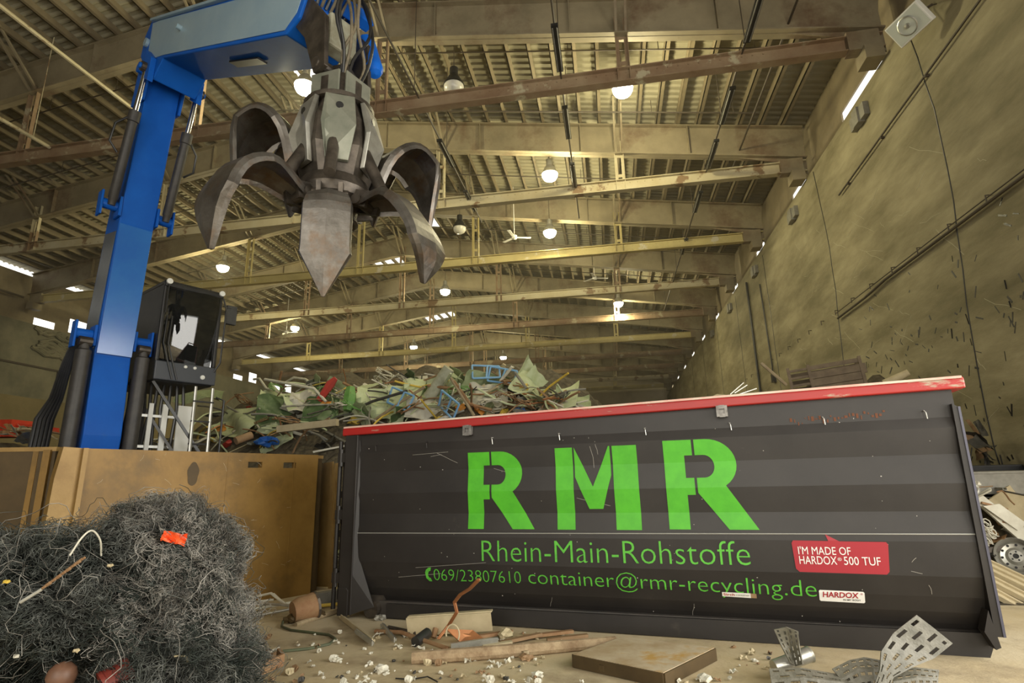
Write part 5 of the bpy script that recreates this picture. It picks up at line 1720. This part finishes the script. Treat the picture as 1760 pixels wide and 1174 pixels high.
for i, (p, q, w_, lab, col) in enumerate((((586, 1060), (640, 1102), .06, 'pale bent metal strip lying at the container corner post', 'beige'), ((657, 1074), (678, 1100), .05, 'short silver channel piece on the floor right of the container corner', 'silver'), ((612, 1085), (640, 1106), .04, 'small silver plate resting on the pale bent strip', 'silver'))):
    tag(put('metal_strip', MB().bar(fp(*p, .03 + .02 * i), fp(*q, .03), w_, .025).bar(fp(*p, .05 + .02 * i), fp(*q, .05), .012, .05), PAL[col]), lab, 'strip')
tag(put('wire_stand', MB().tube([fp(640, 1096, .01), fp(657, 1078, .05), fp(650, 1096, .01)], .007, 6).tube([fp(645, 1090, .03), fp(668, 1086, .03)], .006, 6), PAL['off-white']), 'thin white wire triangle beside the short silver channel piece', 'wire')
for i, (pts, r_, col, lab) in enumerate((
        ([(395, 1046, .05), (430, 1028, .12), (466, 1020, .2), (492, 1040, .1)], .018, 'off-white', 'white bent tube peaking among the tubes beside the wire tangle'),
        ([(396, 1028, .16), (440, 1036, .12), (498, 1041, .1)], .018, 'silver', 'grey tube lying straight across the white tubes'),
        ([(390, 1055, .03), (440, 1046, .05), (500, 1036, .06)], .02, 'off-white', 'white tube lying flat on the floor beside the wire tangle'),
        ([(398, 1062, .02), (450, 1057, .03), (505, 1046, .04)], .018, 'silver', 'lowest silver tube of the bundle beside the wire tangle'),
        ([(400, 1050, .08), (425, 1036, .1), (470, 1031, .12)], .015, 'off-white', 'short thin white tube inside the tube bundle'),
        ([(470, 1021, .18), (480, 1030, .12), (497, 1043, .05)], .016, 'off-white', 'short white tube end next to the rusty can'),
        ([(508, 1074, .02), (550, 1060, .03), (588, 1048, .03)], .028, 'wood', 'grey pole on the floor pointing at the container corner post'),
        ([(540, 1042, .05), (584, 1038, .05)], .022, 'yellow', 'ochre rod on the floor behind the rusty can'))):
    tag(put('loose_tube', MB().tube([fp(*p) for p in pts], r_, 8), PAL[col], smooth=True), lab, 'tube')
can = thing('rusty_can', 'crushed dark rusty can lying on the floor by the bunker box', 'can', fp(520, 1058))
ca, cb = fp(503, 1052, .13), fp(541, 1040, .17)
put('can_body', MB().tube([ca, ca.lerp(cb, .3), ca.lerp(cb, .7), cb], [.12, .15, .15, .16], 14), PAL['rust'], can, smooth=True)
put('can_rim', MB().lathe([(.165, -.01), (.165, .02), (.15, .02)], cb, cb - ca, 16), M_steel_d, can)
for i in range(4):
    o = put('dirt_clod', chunk_mb(.09, 20 + i), M_browndark, origin=(0, 0, 0))
    o.location = fp(500 + 16 * i, 1064 - 3 * i, .05)
    tag(o, 'dark clod of dirt lying around the crushed rusty can', 'dirt clod', 'dirt clods by the can')
tag(put('steel_sill', MB().bar(fp(543, 1030, .1), fp(592, 1022, .1), .14, .16), PAL['grey']), 'grey steel bar on the floor between bunker box and container', 'bar')
tag(put('cable_loop', MB().tube([fp(500, 1060, .03), fp(486, 1068, .03), fp(484, 1077, .02), fp(500, 1083, .015), fp(535, 1087, .015), fp(565, 1091, .015), fp(576, 1098, .015), fp(566, 1107, .015), fp(530, 1115, .015), fp(480, 1120, .015)], .014, 8), mat('green_grey_cable', (.10, .12, .06), (.07, .08, .05), rough=.6), smooth=True), 'dark green cable curving over the floor beside the wire tangle', 'cable')
b = MB().bar(fp(430, 1158, .05), fp(486, 1134, .08), .03, .10)
b.bar(fp(486, 1134, .08), fp(478, 1124, .09), .03, .10)
tag(put('rust_strip', b, PAL['rust']), 'bent rusty strip on the floor at the right foot of the wire tangle', 'strip')
tag(put('white_rod', MB().tube([fp(398, 1144, .1), fp(480, 1115, .12)], .016, 8), PAL['off-white']), 'white rod poking out of the right foot of the wire tangle', 'rod')
tag(put('brown_shard', MB().bar(fp(440, 1124, .06), fp(478, 1122, .06), .08, .05), PAL['brown']), 'brown wooden shard below the white rod end', 'shard')
flat_piece('rust_chip', [fp(412, 1085, .05), fp(424, 1082, .08), fp(428, 1094, .03), fp(414, 1098, .02)], .01, PAL['rust'], 'small rust-red chip beside the wire tangle', 'chip')
tag(put('floor_wire', MB().tube([fp(680, 1166, .01), fp(705, 1168, .01), fp(735, 1163, .02), fp(752, 1172, .01)], .006, 6), M_dark, smooth=True), 'thin black wire on the floor at the lower edge of the photo', 'wire')
for i, (px, py, s_, col, lab) in enumerate(((656, 1150, .07, 'off-white', 'large white-grey crumpled lump on the open floor'), (580, 1134, .04, 'off-white', 'small white lump on the floor left of the large white lump'), (636, 1140, .035, 'off-white', 'white pebble-like lump behind the large white lump'), (925, 1160, .05, 'off-white', 'white lump on the floor below the brown pole'), (1120, 1160, .06, 'yellow', 'pale yellow scrap at the front corner of the steel pallet'), (1210, 1165, .06, 'off-white', 'white scrap right of the steel pallet front corner'), (905, 1130, .06, 'brown', 'brown curled scrap below the brown pole'), (835, 1122, .06, 'beige', 'yellowish broken foam piece before the brown pole'), (870, 1090, .1, 'beige', 'tan stone-like lump behind the pale steel channel'), (605, 1040, .06, 'grey', 'grey lump hanging at the container corner post'), (652, 1062, .07, 'grey', 'grey knotted scrap under the container corner'), (925, 1090, .05, 'beige', 'tan scrap piece behind the brown pole'), (890, 1118, .05, 'off-white', 'white paper scrap resting on the brown pole'))):
    o = put('floor_scrap', chunk_mb(s_, 60 + i), PAL[col], origin=(0, 0, 0))
    o.location = fp(px, py, s_ * .45)
    o.rotation_euler = (0, 0, i)
    tag(o, lab, 'scrap')
for i, (px, py, qx, qy, col) in enumerate(((790, 1100, 880, 1085, 'rust'), (860, 1105, 930, 1090, 'brown'), (900, 1095, 985, 1085, 'rust'), (940, 1100, 1010, 1092, 'brown'), (690, 1090, 740, 1082, 'black'), (830, 1112, 880, 1104, 'beige'), (870, 1112, 905, 1122, 'wood'))):
    tag(put('rust_bar', MB().bar(fp(px, py, .03), fp(qx, qy, .05), .06, .03), PAL[col]), '%s flat bar in the rubble along the container foot, %s from the copper pipe' % (col, ORD[i]), 'bar', 'flat bars along the container foot')

# small chips scattered on the floor
CH = [chunk_mb(.022, 80).mesh('chip'), chunk_mb(.03, 81).mesh('chip'), sheet_mb(.08, .05, .02, 82, n=4, th=.004).mesh('chip'), sheet_mb(.06, .06, .03, 83, n=4, th=.004).mesh('chip')]
for me in CH:
    me.materials.append(PAL['grey'])
for i in range(190):
    for _ in range(30):
        px = rs.uniform(430, 1330)
        py = 1085 + (rs.random() ** .8) * 90
        if not (970 < px < 1250 and py < 1165):
            break
    c = rs.choice(['off-white', 'off-white', 'beige', 'brown', 'black', 'off-white'])
    o = bpy.data.objects.new('floor_chip', CH[i % 4])
    COL.objects.link(o)
    o.location = fp(px, py, .012)
    o.rotation_euler = (rs.uniform(-.3, .3), rs.uniform(-.3, .3), rs.uniform(0, 6))
    o.scale = (rs.uniform(.35, 1.1),) * 3
    o.material_slots[0].link = 'OBJECT'
    o.material_slots[0].material = PAL[c]
    tag(o, 'tiny %s chip scattered on the dusty floor' % c, 'chip', c + ' chips on the floor')


# crumpled perforated sheets, lower right
M_perf = mat('perforated_zinc', (.17, .16, .125), (.08, .075, .052), rough=.5, metal=.0, scale=9, bump=.3)


def perforated(name, P, nx_, ny_, label):
    """bent strip through the grid P (rows of points) with raised bars across it"""
    m = MB()
    rows_ = [[Vector(p) for p in r] for r in P]

    def pt(u, v):
        i = min(int(u * (len(rows_) - 1)), len(rows_) - 2)
        f = u * (len(rows_) - 1) - i
        j = min(int(v * (len(rows_[0]) - 1)), len(rows_[0]) - 2)
        g = v * (len(rows_[0]) - 1) - j
        return rows_[i][j].lerp(rows_[i][j + 1], g).lerp(rows_[i + 1][j].lerp(rows_[i + 1][j + 1], g), f)
    N_ = 30
    grid = [[pt(a / N_, b / 12) for b in range(13)] for a in range(N_ + 1)]
    vs_, fs_ = [], []
    for lay in (0, 1):
        for a in range(N_ + 1):
            for b in range(13):
                e1 = grid[min(a + 1, N_)][b] - grid[max(a - 1, 0)][b]
                e2 = grid[a][min(b + 1, 12)] - grid[a][max(b - 1, 0)]
                nn = e1.cross(e2)
                nn = nn.normalized() if nn.length > 1e-9 else Vector((0, 0, 1))
                vs_.append(grid[a][b] + nn * (.005 if lay else -.005))
    k = 13
    M_ = (N_ + 1) * k
    hole = lambda a, b: b % 3 == 1 and (a + (b // 3) * 2) % 5 < 3 and 0 < a < 29 and 0 < b < 11
    for a in range(N_):
        for b in range(12):
            q = (a * k + b, a * k + b + 1, (a + 1) * k + b + 1, (a + 1) * k + b)
            if hole(a, b):
                for c in range(4):
                    fs_.append((q[c], q[(c + 1) % 4], M_ + q[(c + 1) % 4], M_ + q[c]))
            else:
                fs_.append(q)
                fs_.append(tuple(M_ + x for x in q))
    for a in range(N_):
        for b in (0, 12):
            fs_.append((a * k + b, (a + 1) * k + b, M_ + (a + 1) * k + b, M_ + a * k + b))
    for b in range(12):
        for a in (0, N_):
            fs_.append((a * k + b, a * k + b + 1, M_ + a * k + b + 1, M_ + a * k + b))
    m.add(vs_, fs_)
    rt = tag(put(name, m, M_perf), label, 'perforated sheet')
    return rt


gd = lambda px, py, z: Vector(at_z(px, py, z))
D1 = 4.55
perforated('perforated_sheet', [[at_d(1330, 1082, 4.62), at_d(1352, 1078, 4.60), at_d(1372, 1085, 4.58)], [at_d(1340, 1105, 4.6), at_d(1358, 1108, 4.62), at_d(1374, 1110, 4.55)], [at_d(1358, 1140, 4.55), at_d(1368, 1145, 4.58), at_d(1380, 1142, 4.5)]], 4, 6, 'upright pointed zinc sheet, leftmost of the crumpled perforated sheets')
perforated('perforated_sheet', [[at_d(1575, 1057, 4.5), at_d(1605, 1080, 4.45), at_d(1637, 1106, 4.4)], [at_d(1535, 1088, 4.45), at_d(1570, 1110, 4.4), at_d(1605, 1132, 4.35)], [at_d(1514, 1120, 4.35), at_d(1545, 1135, 4.32), at_d(1570, 1146, 4.3)], [at_d(1512, 1150, 4.28), at_d(1522, 1160, 4.26), at_d(1535, 1165, 4.25)], [at_d(1500, 1185, 4.22), at_d(1512, 1190, 4.2), at_d(1525, 1192, 4.2)]], 6, 8, 'tall bent zinc sheet standing up in front of the container right end')
perforated('perforated_sheet', [[at_d(1322, 1150, 4.5), at_d(1325, 1170, 4.4), at_d(1330, 1195, 4.3)], [at_d(1375, 1148, 4.5), at_d(1380, 1165, 4.4), at_d(1385, 1195, 4.3)], [at_d(1430, 1158, 4.48), at_d(1440, 1172, 4.38), at_d(1445, 1200, 4.3)], [at_d(1500, 1168, 4.45), at_d(1505, 1185, 4.36), at_d(1510, 1205, 4.3)]], 5, 8, 'pale zinc sheet lying flat, front of the crumpled perforated sheets')
perforated('perforated_sheet', [[at_d(1430, 1150, 4.5), at_d(1445, 1168, 4.42), at_d(1460, 1190, 4.35)], [at_d(1460, 1135, 4.52), at_d(1475, 1150, 4.45), at_d(1485, 1185, 4.36)], [at_d(1485, 1130, 4.5), at_d(1500, 1150, 4.42), at_d(1505, 1180, 4.35)], [at_d(1512, 1135, 4.48), at_d(1520, 1150, 4.42), at_d(1522, 1185, 4.35)]], 5, 6, 'dark arched zinc sheet between the upright and the tall bent sheets')
perforated('perforated_sheet', [[at_d(1535, 1150, 4.4), at_d(1535, 1172, 4.3), at_d(1535, 1195, 4.25)], [at_d(1575, 1148, 4.38), at_d(1575, 1165, 4.3), at_d(1580, 1190, 4.25)], [at_d(1614, 1152, 4.36), at_d(1612, 1168, 4.3), at_d(1612, 1185, 4.25)]], 5, 6, 'low zinc sheet lying under the tall bent sheet')
tag(put('tin_can', MB().tube([at_d(1330, 1147, 4.62), at_d(1390, 1125, 4.7)], [.055, .06], 14).lathe([(.06, -.01), (.065, .01), (.05, .02)], at_d(1390, 1125, 4.7), at_d(1390, 1125, 4.7) - at_d(1330, 1147, 4.62), 14), PAL['silver'], smooth=True), 'crumpled silver pipe end behind the upright pointed zinc sheet', 'pipe')

# ------------------------------------------------------------------ things caught in the wire tangle
o = put('orange_rag', sheet_mb(.17, .08, .04, 91), M_orange, origin=(0, 0, 0), smooth=True)
o.location = at_d(300, 926, 4.36)
o.rotation_euler = (1.2, .25, .5)
tag(o, 'crumpled orange plastic scrap caught in the top of the wire tangle', 'plastic scrap')
ra_, rb_ = Vector(at_d(180, 1180, 3.80)), Vector(at_d(226, 1150, 3.92))
tag(put('red_pipe_end', MB().tube([ra_, rb_], [.10, .09], 14).lathe([(.105, -.01), (.105, .015), (.08, .015)], ra_, rb_ - ra_, 14), mat('dull_red_paint', (.16, .02, .015), (.22, .05, .035), rough=.4, scale=8), smooth=True), 'dull red pipe end at the foot of the wire tangle', 'pipe')
o = put('copper_ball', MB().lathe([(0, -.09), (.045, -.078), (.078, -.045), (.09, 0), (.078, .045), (.045, .078), (0, .09)], (0, 0, 0), n=20), mat('dull_copper', (.2, .1, .06), (.12, .06, .035), rough=.5, scale=8), origin=(0, 0, 0), smooth=True)
o.location = at_d(106, 1162, 3.8)
tag(o, 'round copper-brown float in the dark hollow of the wire tangle', 'float')
tag(put('grey_rod', MB().tube([at_d(34, 1036, 3.55), at_d(72, 1013, 3.62)], .011, 8), PAL['silver']), 'short pale green-grey rod end stuck in the wire tangle', 'rod')
ch = MB()
for k in range(9):
    ch.tube([at_d(72 + 8.5 * k, 1012 - 6.2 * k, 3.63 + .02 * k), at_d(78 + 8.5 * k, 1008 - 6.2 * k, 3.63 + .02 * k)], .011 if k % 2 else .008, 7)
tag(put('rusty_chain', ch.tube([at_d(72, 1012, 3.64), at_d(142, 960, 3.82)], .008, 6), PAL['rust']), 'rusty twisted bar behind the pale rod end in the wire tangle', 'bar')
for i, (pts, lab) in enumerate((([(120, 955), (140, 925), (158, 912), (172, 928), (174, 955)], 'pale looped cable on the left shoulder of the wire tangle'), ([(268, 1060), (270, 1045), (278, 1032), (288, 1024)], 'short dark cable in the middle of the wire tangle'), ([(300, 1128), (318, 1128), (322, 1140), (312, 1150)], 'pale curled cable low in the wire tangle'))):
    tag(put('looped_cable', MB().tube([at_d(float(p[0]), float(p[1]), 3.85 + .012 * k) for k, p in enumerate(bez(pts, 20))], .006, 8), [PAL['off-white'], M_dark, PAL['beige']][i], smooth=True), lab, 'cable')
for i, (px, py, col, lab) in enumerate(((12, 1000, 'yellow', 'small yellow chip on the left of the wire tangle'), (132, 1118, 'beige', 'small beige chip above the round copper-brown float'), (28, 1128, 'off-white', 'small white tube end at the left foot of the wire tangle'), (190, 972, 'beige', 'tiny tan scrap in the upper wire tangle'))):
    o = put('small_chip', chunk_mb(.022, 95 + i), PAL[col], origin=(0, 0, 0))
    o.location = at_d(px, py, 3.6 if py > 990 else 3.95)
    tag(o, lab, 'chip')

# ------------------------------------------------------------------ dust haze hanging in the hall
mh = bpy.data.materials.new('dust_haze')
mh.use_nodes = True
nt = mh.node_tree
nt.nodes.remove(nt.nodes['Principled BSDF'])
vs_n = nt.nodes.new('ShaderNodeVolumeScatter')
vs_n.inputs['Color'].default_value = (1, .95, .8, 1)
vs_n.inputs['Density'].default_value = .0025
vs_n.inputs['Anisotropy'].default_value = .35
nt.links.new(vs_n.outputs['Volume'], nt.nodes['Material Output'].inputs['Volume'])
hz = put('dust_haze', MB().box(((XR + XL) / 2, (9.5 + YF) / 2, 6.4), (XR - XL - .1, YF - 9.6, 12.6)), mh, origin=(0, 40, 0))
tag(hz, 'thin dusty haze hanging in the depth of the hall', 'haze', kind='stuff')
